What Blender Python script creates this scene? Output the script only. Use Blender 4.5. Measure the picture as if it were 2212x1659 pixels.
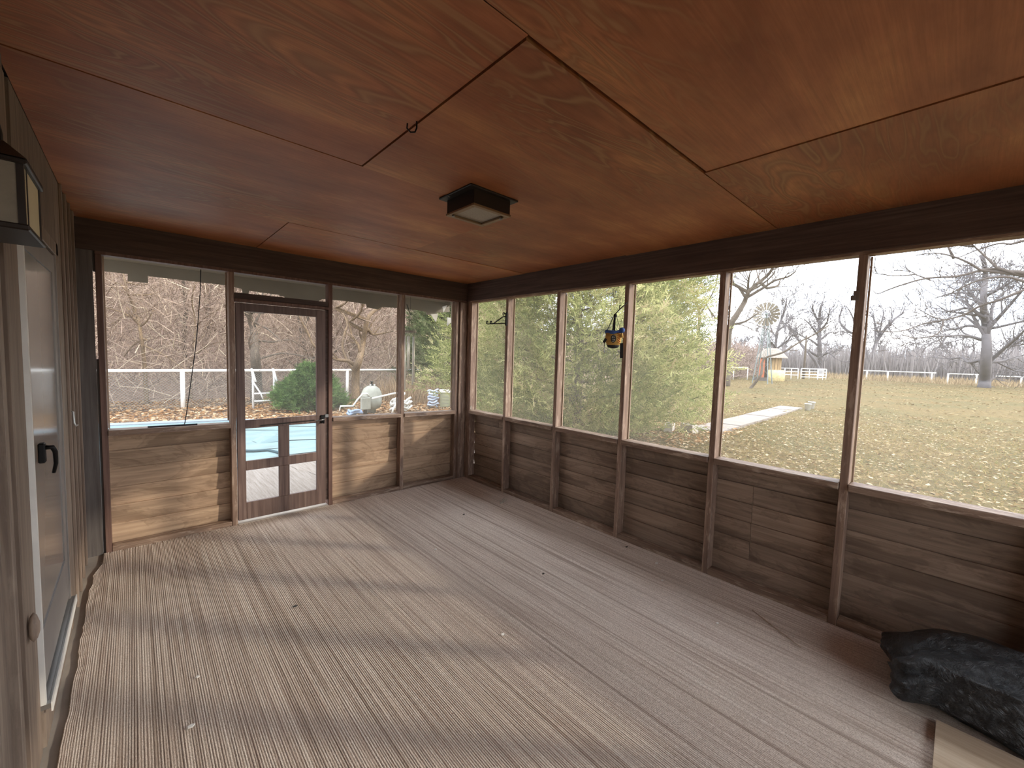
import bpy, math, random
import numpy as np
from mathutils import Vector, Matrix

# ------------------------------------------------------------------ camera, sky, sun, exposure
scene = bpy.context.scene
col = scene.collection
for o in list(bpy.data.objects):
    bpy.data.objects.remove(o)
scene.view_settings.view_transform = 'Standard'
scene.view_settings.look = 'None'
scene.view_settings.gamma = 1.0
scene.view_settings.use_curve_mapping = False
scene.view_settings.exposure = 1.42

CAM = (-3.0860, -4.2335, 1.5689)
YAW, PITCH, ROLL, FPX = -0.74241, -0.06907, 0.03045, 891.58
cd = bpy.data.cameras.new('camera'); cam = bpy.data.objects.new('camera', cd); col.objects.link(cam)
cd.sensor_fit = 'HORIZONTAL'; cd.sensor_width = 36.0; cd.lens = FPX * 36.0 / 2212.0
cd.clip_start = 0.02; cd.clip_end = 2000
_f = Vector((-math.sin(YAW) * math.cos(PITCH), math.cos(YAW) * math.cos(PITCH), math.sin(PITCH)))
_r = Vector((math.cos(YAW), math.sin(YAW), 0)); _u = _r.cross(_f)
_R = math.cos(ROLL) * _r + math.sin(ROLL) * _u; _U = -math.sin(ROLL) * _r + math.cos(ROLL) * _u
M = Matrix((( _R.x, _U.x, -_f.x, CAM[0]), (_R.y, _U.y, -_f.y, CAM[1]), (_R.z, _U.z, -_f.z, CAM[2]), (0, 0, 0, 1)))
cam.matrix_world = M
scene.camera = cam

LUM = [1.0]          # how strongly the next colours reflect
def srgb(h):
    h = h.lstrip('#'); v = [int(h[i:i + 2], 16) / 255 for i in (0, 2, 4)]
    k = 1.0 if h in ('ffffff', '000000') else LUM[0]
    return tuple(min(1.0, k * (x / 12.92 if x <= .04045 else ((x + .055) / 1.055) ** 2.4)) for x in v) + (1.0,)

# hazy bright winter sky, thin cloud with a little pale blue showing
SKY_STRENGTH = 2.3
w = bpy.data.worlds.new('world'); scene.world = w; w.use_nodes = True
nt = w.node_tree; nt.nodes.clear()
n_out = nt.nodes.new('ShaderNodeOutputWorld'); n_bg = nt.nodes.new('ShaderNodeBackground')
n_tc = nt.nodes.new('ShaderNodeTexCoord'); n_map = nt.nodes.new('ShaderNodeMapping')
n_map.inputs['Scale'].default_value = (1.2, 1.2, 5.0)
n_no = nt.nodes.new('ShaderNodeTexNoise'); n_no.inputs['Scale'].default_value = 2.2; n_no.inputs['Detail'].default_value = 6
n_ra = nt.nodes.new('ShaderNodeValToRGB')
n_ra.color_ramp.elements[0].position = .36; n_ra.color_ramp.elements[0].color = (0.66, 0.79, 0.98, 1)
n_ra.color_ramp.elements[1].position = .60; n_ra.color_ramp.elements[1].color = (1.0, 1.0, 1.0, 1)
nt.links.new(n_tc.outputs['Generated'], n_map.inputs['Vector']); nt.links.new(n_map.outputs['Vector'], n_no.inputs['Vector'])
nt.links.new(n_no.outputs['Fac'], n_ra.inputs['Fac']); nt.links.new(n_ra.outputs['Color'], n_bg.inputs['Color'])
n_bg.inputs['Strength'].default_value = SKY_STRENGTH
nt.links.new(n_bg.outputs['Background'], n_out.inputs['Surface'])

sd = bpy.data.lights.new('sun', 'SUN'); sun = bpy.data.objects.new('sun', sd); col.objects.link(sun)
sd.energy = 1.15; sd.color = (1.0, 0.90, 0.74); sd.angle = math.radians(2.2)
TO_SUN = Vector((1.0, -1.07, 0.57)).normalized()
sun.rotation_euler = TO_SUN.to_track_quat('Z', 'Y').to_euler()
sun.location = (20, -22, 14)

# ------------------------------------------------------------------ helpers
RNG = np.random.default_rng(7)

class MB:
    """collects faces; build() links them as one mesh object"""
    def __init__(s): s.v = []; s.f = []; s.n = 0; s.a = []
    def add(s, V, F, attr=None):
        V = np.asarray(V, float).reshape(-1, 3)
        s.v.append(V)
        s.f += [tuple(i + s.n for i in f) for f in F]
        s.n += len(V)
        if attr is not None: s.a += [attr] * len(F)
    def box(s, a, b):
        x0, y0, z0 = a; x1, y1, z1 = b
        x0, x1 = min(x0, x1), max(x0, x1); y0, y1 = min(y0, y1), max(y0, y1); z0, z1 = min(z0, z1), max(z0, z1)
        s.add([(x0,y0,z0),(x1,y0,z0),(x1,y1,z0),(x0,y1,z0),(x0,y0,z1),(x1,y0,z1),(x1,y1,z1),(x0,y1,z1)],
              [(3,2,1,0),(4,5,6,7),(0,1,5,4),(1,2,6,5),(2,3,7,6),(3,0,4,7)])
        return s
    def hexa(s, P):   # 8 corners: bottom ring then top ring
        s.add(P, [(3,2,1,0),(4,5,6,7),(0,1,5,4),(1,2,6,5),(2,3,7,6),(3,0,4,7)]); return s
    def beam(s, p0, p1, wd, ht, up=(0, 0, 1)):
        p0 = Vector(p0); p1 = Vector(p1); d = (p1 - p0).normalized(); u = Vector(up)
        sd_ = d.cross(u)
        if sd_.length < 1e-4: sd_ = d.cross(Vector((1, 0, 0)))
        sd_.normalize(); u = sd_.cross(d)
        a = sd_ * wd / 2; b = u * ht / 2
        P = [p0 - a - b, p0 + a - b, p1 + a - b, p1 - a - b, p0 - a + b, p0 + a + b, p1 + a + b, p1 - a + b]
        return s.hexa([tuple(q) for q in P])
    def tube(s, pts, r, n=6, cap=True):
        pts = [Vector(p) for p in pts]; k = len(pts)
        if not hasattr(r, '__len__'): r = [r] * k
        rings = []; prev = None
        for i, p in enumerate(pts):
            t = (pts[min(i + 1, k - 1)] - pts[max(i - 1, 0)]).normalized()
            if prev is None:
                a = t.cross(Vector((0, 0, 1)))
                if a.length < 1e-3: a = t.cross(Vector((1, 0, 0)))
                a.normalize()
            else:
                a = prev - t * prev.dot(t)
                if a.length < 1e-5: a = t.cross(Vector((0.3, 1, 0)))
                a.normalize()
            prev = a; b = t.cross(a)
            rings.append([tuple(p + (a * math.cos(q) + b * math.sin(q)) * r[i]) for q in [2 * math.pi * j / n for j in range(n)]])
        V = [v for ring in rings for v in ring]
        F = [(i*n+j, i*n+(j+1) % n, (i+1)*n+(j+1) % n, (i+1)*n+j) for i in range(k - 1) for j in range(n)]
        if cap: F += [tuple(range(n))[::-1], tuple((k-1)*n + j for j in range(n))]
        s.add(V, F); return s
    def lathe(s, prof, c=(0, 0, 0), n=24, cap=True, axis='z', sx=1, sy=1):
        V = []; k = len(prof)
        for (r, z) in prof:
            for j in range(n):
                q = 2 * math.pi * j / n; x, y = r * math.cos(q) * sx, r * math.sin(q) * sy
                p = (x, y, z) if axis == 'z' else ((x, z, y) if axis == 'y' else (z, x, y))
                V.append((c[0] + p[0], c[1] + p[1], c[2] + p[2]))
        F = [(i*n+j, i*n+(j+1) % n, (i+1)*n+(j+1) % n, (i+1)*n+j) for i in range(k - 1) for j in range(n)]
        if cap: F += [tuple(range(n))[::-1], tuple((k-1)*n + j for j in range(n))]
        s.add(V, F); return s
    def prism(s, poly, z0, z1):   # poly in xy
        n = len(poly); V = [(x, y, z0) for x, y in poly] + [(x, y, z1) for x, y in poly]
        F = [tuple(range(n))[::-1], tuple(range(n, 2*n))] + [(i, (i+1) % n, n+(i+1) % n, n+i) for i in range(n)]
        s.add(V, F); return s
    def extrude(s, ring0, ring1):
        n = len(ring0); F = [tuple(range(n))[::-1], tuple(range(n, 2*n))] + [(i, (i+1) % n, n+(i+1) % n, n+i) for i in range(n)]
        s.add(list(ring0) + list(ring1), F); return s
    def mesh(s, name):
        me = bpy.data.meshes.new(name)
        me.from_pydata([tuple(p) for p in np.concatenate(s.v)], [], s.f); me.update()
        return me
    def build(s, name, m, parent=None, smooth=False, bevel=0, origin=None):
        return obj(name, s.mesh(name), m, parent, smooth, bevel, origin)

def obj(name, me, m, parent=None, smooth=False, bevel=0, origin=None):
    if m is not None and not me.materials: me.materials.append(m)
    o = bpy.data.objects.new(name, me); col.objects.link(o)
    if origin is not None:
        me.transform(Matrix.Translation(-Vector(origin))); o.location = origin
    if smooth: me.polygons.foreach_set('use_smooth', [True] * len(me.polygons))
    if bevel:
        b = o.modifiers.new('bevel', 'BEVEL'); b.width = bevel; b.segments = 1; b.limit_method = 'ANGLE'
    if parent is not None: put(o, parent)
    return o

def put(o, parent):
    o.parent = parent
    o.matrix_parent_inverse = parent_world(parent).inverted()

def parent_world(p):
    m = Matrix.LocRotScale(p.location, p.rotation_euler.to_quaternion(), p.scale)
    if p.parent: m = parent_world(p.parent) @ p.matrix_parent_inverse @ m
    return m

def fast_mesh(name, V, F, rnd=None):
    """V (n,3), F (m,3) triangles or (m,4) quads from numpy"""
    me = bpy.data.meshes.new(name); V = np.asarray(V, np.float32); F = np.asarray(F, np.int32); k = F.shape[1]
    me.vertices.add(len(V)); me.vertices.foreach_set('co', V.ravel())
    me.loops.add(F.size); me.loops.foreach_set('vertex_index', F.ravel())
    me.polygons.add(len(F)); me.polygons.foreach_set('loop_start', np.arange(0, F.size, k, dtype=np.int32))
    if rnd is not None:
        at = me.attributes.new('tint', 'FLOAT', 'FACE'); at.data.foreach_set('value', np.asarray(rnd, np.float32))
    me.update(calc_edges=True); me.validate()
    return me

def empty(name, loc=(0, 0, 0), rz=0):
    o = bpy.data.objects.new(name, None); col.objects.link(o); o.location = loc; o.rotation_euler = (0, 0, rz)
    o.empty_display_size = .1
    return o
def tag(o, label, cat, group=None, kind=None):
    o['label'] = label; o['category'] = cat
    if group: o['group'] = group
    if kind: o['kind'] = kind
    return o
def struct(o, label=None):
    o['kind'] = 'structure'
    if label: o['label'] = label
    return o
def copy_tree(o, parent=None):
    c = o.copy(); col.objects.link(c)
    if parent is not None: c.parent = parent
    for ch in o.children: copy_tree(ch, c)
    return c

# ------------------------------------------------------------------ materials
class N:
    def __init__(s, name):
        s.m = bpy.data.materials.new(name); s.m.use_nodes = True; s.t = s.m.node_tree; s.t.nodes.clear()
        s.out = s.t.nodes.new('ShaderNodeOutputMaterial')
    def n(s, typ, **kw):
        nd = s.t.nodes.new('ShaderNode' + typ)
        for k, v in kw.items():
            k2 = k.replace('_', ' ')
            if k2 in nd.inputs: s.set(nd.inputs[k2], v)
            elif k in nd.inputs: s.set(nd.inputs[k], v)
            else: setattr(nd, k, v)
        return nd
    def set(s, sock, v):
        if isinstance(v, bpy.types.NodeSocket): s.t.links.new(v, sock)
        elif isinstance(v, bpy.types.Node): s.t.links.new(v.outputs[0], sock)
        else: sock.default_value = v
    def link(s, a, b): s.t.links.new(a, b)
    def math(s, op, a, b=0.0):
        nd = s.t.nodes.new('ShaderNodeMath'); nd.operation = op; s.set(nd.inputs[0], a); s.set(nd.inputs[1], b); return nd.outputs[0]
    def coord(s, scale=(1, 1, 1), rand=0.0):
        tc = s.t.nodes.new('ShaderNodeTexCoord'); mp = s.t.nodes.new('ShaderNodeMapping'); mp.inputs['Scale'].default_value = scale
        s.link(tc.outputs['Object'], mp.inputs['Vector'])
        if rand:
            oi = s.t.nodes.new('ShaderNodeObjectInfo'); cx = s.t.nodes.new('ShaderNodeCombineXYZ')
            r = s.math('MULTIPLY', oi.outputs['Random'], rand)
            for i in range(3): s.link(r, cx.inputs[i])
            s.link(cx.outputs[0], mp.inputs['Location'])
        return mp.outputs[0]
    def noise(s, vec, scale, detail=4, rough=.55, dist=0.0):
        nd = s.t.nodes.new('ShaderNodeTexNoise'); s.link(vec, nd.inputs['Vector'])
        nd.inputs['Scale'].default_value = scale; nd.inputs['Detail'].default_value = detail
        nd.inputs['Roughness'].default_value = rough; nd.inputs['Distortion'].default_value = dist
        return nd.outputs['Fac']
    def ramp(s, fac, stops, interp='LINEAR'):
        nd = s.t.nodes.new('ShaderNodeValToRGB'); s.link(fac, nd.inputs['Fac']); cr = nd.color_ramp; cr.interpolation = interp
        while len(cr.elements) < len(stops): cr.elements.new(.5)
        for e, (p, c) in zip(cr.elements, stops): e.position = p; e.color = srgb(c) if isinstance(c, str) else c
        return nd.outputs['Color']
    def mix(s, fac, a, b, mode='MIX'):
        nd = s.t.nodes.new('ShaderNodeMix'); nd.data_type = 'RGBA'; nd.blend_type = mode
        s.set(nd.inputs[0], fac)
        for sock, v in ((nd.inputs[6], a), (nd.inputs[7], b)): s.set(sock, srgb(v) if isinstance(v, str) else v)
        return nd.outputs[2]
    def bump(s, h, strength=.3, dist=.01):
        nd = s.t.nodes.new('ShaderNodeBump'); s.link(h, nd.inputs['Height'])
        nd.inputs['Strength'].default_value = strength; nd.inputs['Distance'].default_value = dist
        return nd.outputs['Normal']
    def principled(s, color, rough=.6, metal=0.0, normal=None, spec=.4, **kw):
        nd = s.t.nodes.new('ShaderNodeBsdfPrincipled')
        s.set(nd.inputs['Base Color'], srgb(color) if isinstance(color, str) else color)
        s.set(nd.inputs['Roughness'], rough); s.set(nd.inputs['Metallic'], metal)
        nd.inputs['Specular IOR Level'].default_value = spec
        for k, v in kw.items(): s.set(nd.inputs[k.replace('_', ' ')], v)
        if normal is not None: s.link(normal, nd.inputs['Normal'])
        s.link(nd.outputs[0], s.out.inputs['Surface'])
        return s.m

def m_plain(name, c, rough=.55, metal=0.0, var=.12, scale=8.0, spec=.4):
    k = N(name); v = k.coord(rand=3.0)
    no = k.noise(v, scale, 5)
    c0 = srgb(c); lo = tuple(x * (1 - var) for x in c0[:3]) + (1,); hi = tuple(min(1, x * (1 + var)) for x in c0[:3]) + (1,)
    return k.principled(k.ramp(no, [(.3, lo), (.7, hi)]), rough, metal, k.bump(no, .08, .004), spec)

def m_wood(name, dark, mid, light, axis='z', rough=.6, wear=None, wear_amt=.0, rnd=.25, stain=None):
    """planed wood: streaks along an axis, object-to-object variation, worn patches"""
    k = N(name); st = {'x': (.35, 9, 9), 'y': (9, .35, 9), 'z': (9, 9, .35)}[axis]
    v = k.coord(st, 13.0); g = k.noise(v, 4.5, 8, .65, .35)
    v2 = k.coord((1, 1, 1), 7.0); big = k.noise(v2, 2.2, 4)
    c = k.ramp(g, [(.28, dark), (.5, mid), (.74, light)])
    c = k.mix(k.math('MULTIPLY', k.ramp(big, [(.35, '000000'), (.7, 'ffffff')]), .35), c, dark)
    if wear:
        wv = k.noise(k.coord({'x': (1, 5, 5), 'y': (5, 1, 5), 'z': (5, 5, 1)}[axis], 5.0), 6.0, 8, .7)
        c = k.mix(k.math('MULTIPLY', k.ramp(wv, [(.52, '000000'), (.62, 'ffffff')]), wear_amt), c, wear)
    if stain:
        sv = k.noise(k.coord((.8, .8, 2.2), 3.0), 1.6, 6, .6, .6)
        ring = k.ramp(sv, [(.44, '000000'), (.485, 'ffffff'), (.50, '5a5a5a'), (.56, '000000')])
        c = k.mix(k.math('MULTIPLY', ring, .30), c, stain)
        c = k.mix(k.math('MULTIPLY', k.ramp(sv, [(.40, 'ffffff'), (.46, '000000')]), .45), c, stain)
    oi = k.t.nodes.new('ShaderNodeObjectInfo')
    f = k.math('ADD', k.math('MULTIPLY', oi.outputs['Random'], rnd), 1 - rnd / 2)
    cx = k.t.nodes.new('ShaderNodeCombineColor')
    for i in range(3): k.link(f, cx.inputs[i])
    c = k.mix(1.0, c, cx.outputs[0], 'MULTIPLY')
    return k.principled(c, rough, 0, k.bump(g, .25, .003), .3)

def m_tint(name, stops, rough=.8, trans=0.0, spec=.2):
    """colour picked per face from the tint attribute"""
    k = N(name); at = k.t.nodes.new('ShaderNodeAttribute'); at.attribute_name = 'tint'
    c = k.ramp(at.outputs['Fac'], stops)
    if not trans: return k.principled(c, rough, 0, None, spec)
    d = k.n('BsdfDiffuse', Color=c); t = k.n('BsdfTranslucent', Color=c); mx = k.t.nodes.new('ShaderNodeMixShader')
    mx.inputs[0].default_value = trans; k.link(d.outputs[0], mx.inputs[1]); k.link(t.outputs[0], mx.inputs[2])
    k.link(mx.outputs[0], k.out.inputs['Surface']); return k.m

def m_screen():
    """fine insect mesh: mostly open, wires scatter the daylight"""
    k = N('insect_screen_mesh'); v = k.coord((1, 1, 1), 4.0)
    dirt = k.noise(v, 1.7, 5)
    c = k.ramp(dirt, [(.3, 'a09e96'), (.7, 'b8b5ab')])
    d = k.n('BsdfDiffuse', Color=c); t = k.n('BsdfTranslucent', Color=c); m1 = k.t.nodes.new('ShaderNodeMixShader')
    m1.inputs[0].default_value = .5; k.link(d.outputs[0], m1.inputs[1]); k.link(t.outputs[0], m1.inputs[2])
    tr = k.t.nodes.new('ShaderNodeBsdfTransparent'); m2 = k.t.nodes.new('ShaderNodeMixShader')
    k.set(m2.inputs[0], k.math('ADD', k.math('MULTIPLY', dirt, .12), .15))
    k.link(tr.outputs[0], m2.inputs[1]); k.link(m1.outputs[0], m2.inputs[2]); k.link(m2.outputs[0], k.out.inputs['Surface'])
    return k.m

def m_plywood():
    k = N('stained_plywood'); v = k.coord((.55, 3.2, 1), 9.0)
    big = k.noise(v, 1.25, 3, .5, .6)
    rings = k.math('ADD', k.math('MULTIPLY', k.math('SINE', k.math('MULTIPLY', big, 95.0)), .5), .5)
    fine = k.noise(k.coord((1.2, 40, 1), 5.0), 3.0, 6, .7)
    mask = k.ramp(k.noise(k.coord((.8, 1.1, 1), 17.0), .9, 3), [(.42, '000000'), (.62, 'ffffff')])
    patch = k.noise(k.coord((.6, 1.4, 1), 3.0), 2.4, 5, .6)
    c = k.ramp(patch, [(.28, '874c2e'), (.5, 'a86842'), (.72, 'c68a58')])
    c = k.mix(k.math('MULTIPLY', k.ramp(fine, [(.35, '000000'), (.7, 'ffffff')]), .45), c, '70421f')
    rf = k.math('MULTIPLY', k.math('MULTIPLY', rings, mask), .7)
    c = k.mix(rf, c, '6b4026')
    lightl = k.math('MULTIPLY', k.math('MULTIPLY', k.math('POWER', rings, 6.0), mask), .5)
    c = k.mix(lightl, c, 'b98a5c')
    oi = k.t.nodes.new('ShaderNodeObjectInfo'); f = k.math('ADD', k.math('MULTIPLY', oi.outputs['Random'], .36), .82)
    cx = k.t.nodes.new('ShaderNodeCombineColor')
    for i in range(3): k.link(f, cx.inputs[i])
    c = k.mix(1.0, c, cx.outputs[0], 'MULTIPLY')
    return k.principled(c, .5, 0, k.bump(fine, .12, .002), .35)

def m_carpet():
    k = N('ribbed_carpet'); tc = k.t.nodes.new('ShaderNodeTexCoord'); sp = k.t.nodes.new('ShaderNodeSeparateXYZ')
    k.link(tc.outputs['Object'], sp.inputs[0]); cx = k.t.nodes.new('ShaderNodeCombineXYZ'); k.link(sp.outputs[0], cx.inputs[0])
    # thread colour changes from rib to rib, slight drift along the length
    st = k.math('MULTIPLY', sp.outputs[1], .012); k.link(st, cx.inputs[1])
    s1 = k.noise(cx.outputs[0], 85.0, 2, .6); s2 = k.noise(cx.outputs[0], 24.0, 4, .7)
    tuft = k.noise(k.coord((1, .55, 1)), 260.0, 2, .7); soil = k.noise(k.coord(), 1.3, 5)
    c = k.ramp(s1, [(.33, 'b9a699'), (.48, 'd8c8ba'), (.66, 'e6d9cc')])
    c = k.mix(k.math('MULTIPLY', k.ramp(s2, [(.36, 'ffffff'), (.45, '000000')]), .7), c, 'a08d7f')
    c = k.mix(k.math('MULTIPLY', k.ramp(tuft, [(.38, 'ffffff'), (.58, '000000')]), .55), c, '978576')
    c = k.mix(k.math('MULTIPLY', k.ramp(soil, [(.45, '000000'), (.75, 'ffffff')]), .22), c, 'aa9f8f')
    return k.principled(c, .95, 0, k.bump(tuft, .6, .006), .1)

MAT = {}
LUM[0] = 1.25
MAT['post'] = m_wood('stained_stud', '55433a', '7a6456', '9b8472', 'z', .6, 'b7a492', .4)
MAT['rail_x'] = m_wood('stained_rail', '554339', '7a6556', '9c8775', 'x', .6, 'bcab99', .45)
MAT['rail_y'] = m_wood('stained_rail_side', '554339', '7a6556', '9c8775', 'y', .6, 'bcab99', .45)
LUM[0] = 1.5
MAT['header'] = m_wood('dark_beam', '332722', '463832', '594a42', 'x', .65)
MAT['header_y'] = m_wood('dark_beam_side', '332722', '463832', '594a42', 'y', .65)
LUM[0] = 1.25
MAT['plank'] = m_wood('weathered_siding', '87725e', 'a68c74', 'bfa68a', 'x', .75, None, 0, .3, '4a3729')
MAT['plank_y'] = m_wood('weathered_siding_shaded', '6a5a4d', '857263', '9c8878', 'y', .75, None, 0, .3, '3a2b21')  # same siding, darker: shade of this wall's inner side in the colour
MAT['lit_sawn'] = m_plain('lit_sawn_edge', 'd8c6ae', .85, 0, .15, 20)  # sawn board tops, painted pale for the light their ledges catch
MAT['redtrim'] = m_wood('red_brown_trim', '4a342d', '624b42', '7a6155', 'z', .6)
MAT['door'] = m_wood('door_frame_brown', '4a3b36', '63514a', '7a675e', 'z', .5)
MAT['house'] = m_wood('house_siding', '5a4d44', '75675b', '908172', 'z', .7, '8d7f71', .3)
MAT['casing'] = m_wood('door_casing', '5d4f45', '7c6c5f', '948373', 'z', .65)
LUM[0] = 1.0
MAT['ply'] = m_plywood()
MAT['carpet'] = m_carpet()
MAT['screen'] = m_screen()
MAT['greyboard'] = m_wood('grey_board', '4d4744', '635c58', '776f6a', 'z', .8)
MAT['black'] = m_plain('black_iron', '1b1a1a', .5, .6)
MAT['bronze'] = m_plain('dark_bronze_paint', '2d241e', .45, .3)
MAT['chrome'] = m_plain('worn_steel', '8f8f8c', .35, .9)
MAT['white'] = m_plain('white_paint', 'dcd9d2', .5, 0, .06)
MAT['alu'] = m_plain('mill_aluminium', 'a9a7a2', .35, .8, .08)
MAT['cream'] = m_plain('lit_cream_glass', 'cdbf9a', .4, 0, .06)  # lantern panes facing the screens: daylight on them put into the colour
MAT['concrete'] = m_plain('old_concrete', 'a79d92', .9, 0, .15, 5)

def tz(x):            # the settled sill line of the end wall
    return .925 - .020 * (x + 3.24)

# ---------------- floor slab and carpet
struct(MB().box((-3.7, -6.75, -.28), (.13, .13, -.012)).build('floor', MAT['concrete']), 'concrete porch slab under the striped carpet')

def carpet():
    xs = []; zs = []
    x = -3.345; rng = random.Random(3)
    while x < -.002:
        wd = .0075 + rng.random() * .0025; h = .0020 + rng.random() * .0012
        for t, q in ((0, 0.), (.22, .8), (.5, 1.), (.78, .8)): xs.append(x + wd * t); zs.append(.001 + h * q)
        x += wd
    xs.append(min(x, -.002)); zs.append(.001)
    ys = np.concatenate([np.linspace(-6.6, -2.6, 8), np.linspace(-2.5, -.01, 60)])
    xs = np.array(xs); zs = np.array(zs); n = len(xs); m = len(ys)
    V = np.zeros((m, n, 3)); rr = np.random.default_rng(5)
    edge = np.interp(ys, np.sort(ys), np.convolve(rr.normal(0, .012, m + 6), np.ones(4) / 4, 'same')[3:-3])
    fray = np.maximum(0, .10 - (-ys) * .25) * (ys > -.4)
    for i, y in enumerate(ys):
        k = np.clip(1 - (xs - xs[0]) / .07, 0, 1)
        V[i, :, 0] = xs + k * np.minimum(.06, .010 + np.abs(edge[i]) + fray[i]); V[i, :, 1] = y + .003 * np.sin(xs * 9); V[i, :, 2] = zs + k * .004 * (rr.random() if y > -2.5 else 0)
    I = np.arange(m * n).reshape(m, n)
    F = np.stack([I[:-1, :-1], I[:-1, 1:], I[1:, 1:], I[1:, :-1]], -1).reshape(-1, 4)
    o = obj('carpet', fast_mesh('carpet', V.reshape(-1, 3), F), MAT['carpet'])
    md = o.modifiers.new('thickness', 'SOLIDIFY'); md.thickness = .012; md.offset = -1
    return tag(o, 'brown and tan ribbed outdoor carpet covering the whole porch floor', 'carpet')
carpet()

# ---------------- ceiling: plywood sheets under a roof deck
ceil = struct(MB().box((-3.75, -6.8, 2.462), (.55, .22, 2.60)).build('ceiling', MAT['greyboard']), 'roof deck above the plywood ceiling')
G = .0045
sheets = [(-3.373, -2.275, -1.02, 0), (-2.275, 0, -1.02, 0), (-3.373, -1.31, -2.25, -1.02), (-1.31, 0, -2.25, -1.02),
          (-3.373, -2.27, -3.375, -2.25), (-2.27, 0, -3.36, -2.25), (-3.373, -1.12, -4.6, -3.368), (-1.12, 0, -4.6, -3.36),
          (-3.373, -1.9, -5.8, -4.6), (-1.9, 0, -5.8, -4.6), (-3.373, -1.3, -6.62, -5.8), (-1.3, 0, -6.62, -5.8)]
for i, (x0, x1, y0, y1) in enumerate(sheets):
    dz = (.0, .003, .002, .0, .0, .005, .0, .004, .0, .002, .0, .002)[i]
    MB().box((x0 + G / 2, y0 + G / 2, 2.44 - dz), (x1 - G / 2, y1 - G / 2, 2.46)).build('plywood_sheet', MAT['ply'], ceil, origin=((x0 + x1) / 2, (y0 + y1) / 2, 2.45))

# ---------------- end wall (with the screen door)
D = .09          # stud depth
wb = struct(empty('wall_back', (-1.7, .05, 0)), 'low board wall with screens and a screen door')
MB().box((-3.373, 0, 2.225), (.0, D, 2.462)).build('header_beam', MAT['header'], wb, bevel=.004)
MB().box((-3.276, .006, 2.203), (0, D - .006, 2.2249)).build('header_trim', MAT['redtrim'], wb)
def stud_b(x0, x1, z0=0.0, z1=2.203, m='post', d=D, y0=0.0):
    return MB().box((x0, y0, z0 - .0118), (x1, d, z1)).build('post', MAT[m], wb, bevel=.003)
stud_b(-3.276, -3.242, m='redtrim')
stud_b(-2.482, -2.441); stud_b(-1.669, -1.63, m='redtrim'); stud_b(-.886, -.846)
stud_b(-.150, -.112, y0=.01); stud_b(-.108, -.07, y0=-.012, d=.08); stud_b(-.066, -.002, y0=-.004, m='post')
# grey closing board beside the house wall, a thin slot of daylight between it and the stud
MB().box((-3.373, .012, -.0118), (-3.2895, .03, 2.225)).build('closing_board', MAT['greyboard'], wb)
MB().box((-3.2889, .022, -.0118), (-3.2765, .05, 1.45)).build('filler_strip', MAT['greyboard'], wb)
MB().box((-3.2889, .022, 2.08), (-3.2765, .05, 2.225)).build('filler_strip', MAT['greyboard'], wb)
# sills and base plates per bay
bays_b = [(-3.242, -2.482), (-1.63, -.886), (-.846, -.150)]
for i, (a, b) in enumerate(bays_b):
    e = .022 if i == 0 else 0
    za, zb = tz(a), tz(b)
    t = .042
    MB().hexa([(a + .001, -.014, za - t), (b + e, -.014, zb - t), (b + e, .1, zb - t), (a + .001, .1, za - t),
               (a + .001, -.014, za), (b + e, -.014, zb), (b + e, .1, zb), (a + .001, .1, za)] if i else
              [(a + .001, -.014, za - t), (b - .001, -.014, zb - t), (b - .001, .1, zb - t), (a + .001, .1, za - t),
               (a + .001, -.014, za), (b - .001, -.014, zb), (b - .001, .1, zb), (a + .001, .1, za)]).build('sill', MAT['rail_x'], wb, bevel=.004)
    MB().box((a + .001, .003, -.0118), (b - .001, D, .038)).build('base_plate', MAT['rail_x'], wb, bevel=.003)
# boards of the low wall: six courses nailed outside the studs, one board per bay and course
for i, (a, b) in enumerate(bays_b):
    for c in range(6):
        z0 = .038 + c * .1425; z1 = z0 + .1423
        z1 = min(z1, tz(b) - .044); z0 = -.01 if c == 0 else z0
        tilt = .002 * ((c * 7 + i * 3) % 3)
        MB().hexa([(a - .018, D + .016 + tilt, z0), (b + .018, D + .016 + tilt, z0), (b + .018, D + .036, z0), (a - .018, D + .036, z0),
                   (a - .018, D + .002, z1), (b + .018, D + .002, z1), (b + .018, D + .022, z1), (a - .018, D + .022, z1)]
                  ).build('plank', MAT['plank'], wb, origin=((a + b) / 2, D, z0)).data.materials.append(MAT['lit_sawn'])
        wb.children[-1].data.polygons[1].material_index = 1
# narrow bead holding the mesh, and the mesh itself
MAT['bead'] = m_wood('screen_bead', '8a7462', 'b09a86', 'cbb8a4', 'z', .7)
for i, (a, b) in enumerate(bays_b):
    z0 = tz((a + b) / 2)
    MB().box((a + .0005, D - .002, tz(a) + .001), (a + .010, D + .008, 2.203)).build('screen_bead', MAT['bead'], wb)
    MB().box((b - .010, D - .002, tz(a) + .001), (b - .0005, D + .008, 2.203)).build('screen_bead', MAT['bead'], wb)
    V = [(a + .001, D + .003, tz(a) + .001), (b - .001, D + .003, tz(b) + .001), (b - .001, D + .003, 2.2029), (a + .001, D + .003, 2.2029)]
    m = MB(); m.add(V, [(0, 1, 2, 3)]); m.build('insect_screen', MAT['screen'], wb)
# transom rail and screen over the door
MB().box((-2.4405, .004, 1.985), (-1.6695, D, 2.035)).build('door_head', MAT['header'], wb, bevel=.003)
MB().box((-2.4405, -.016, 1.957), (-1.6695, .05, 1.984)).build('door_stop', MAT['redtrim'], wb, bevel=.003)
m = MB(); m.add([(-2.44, D - .01, 2.0355), (-1.67, D - .01, 2.0355), (-1.67, D - .01, 2.2029), (-2.44, D - .01, 2.2029)], [(0, 1, 2, 3)]); m.build('insect_screen', MAT['screen'], wb)

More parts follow.
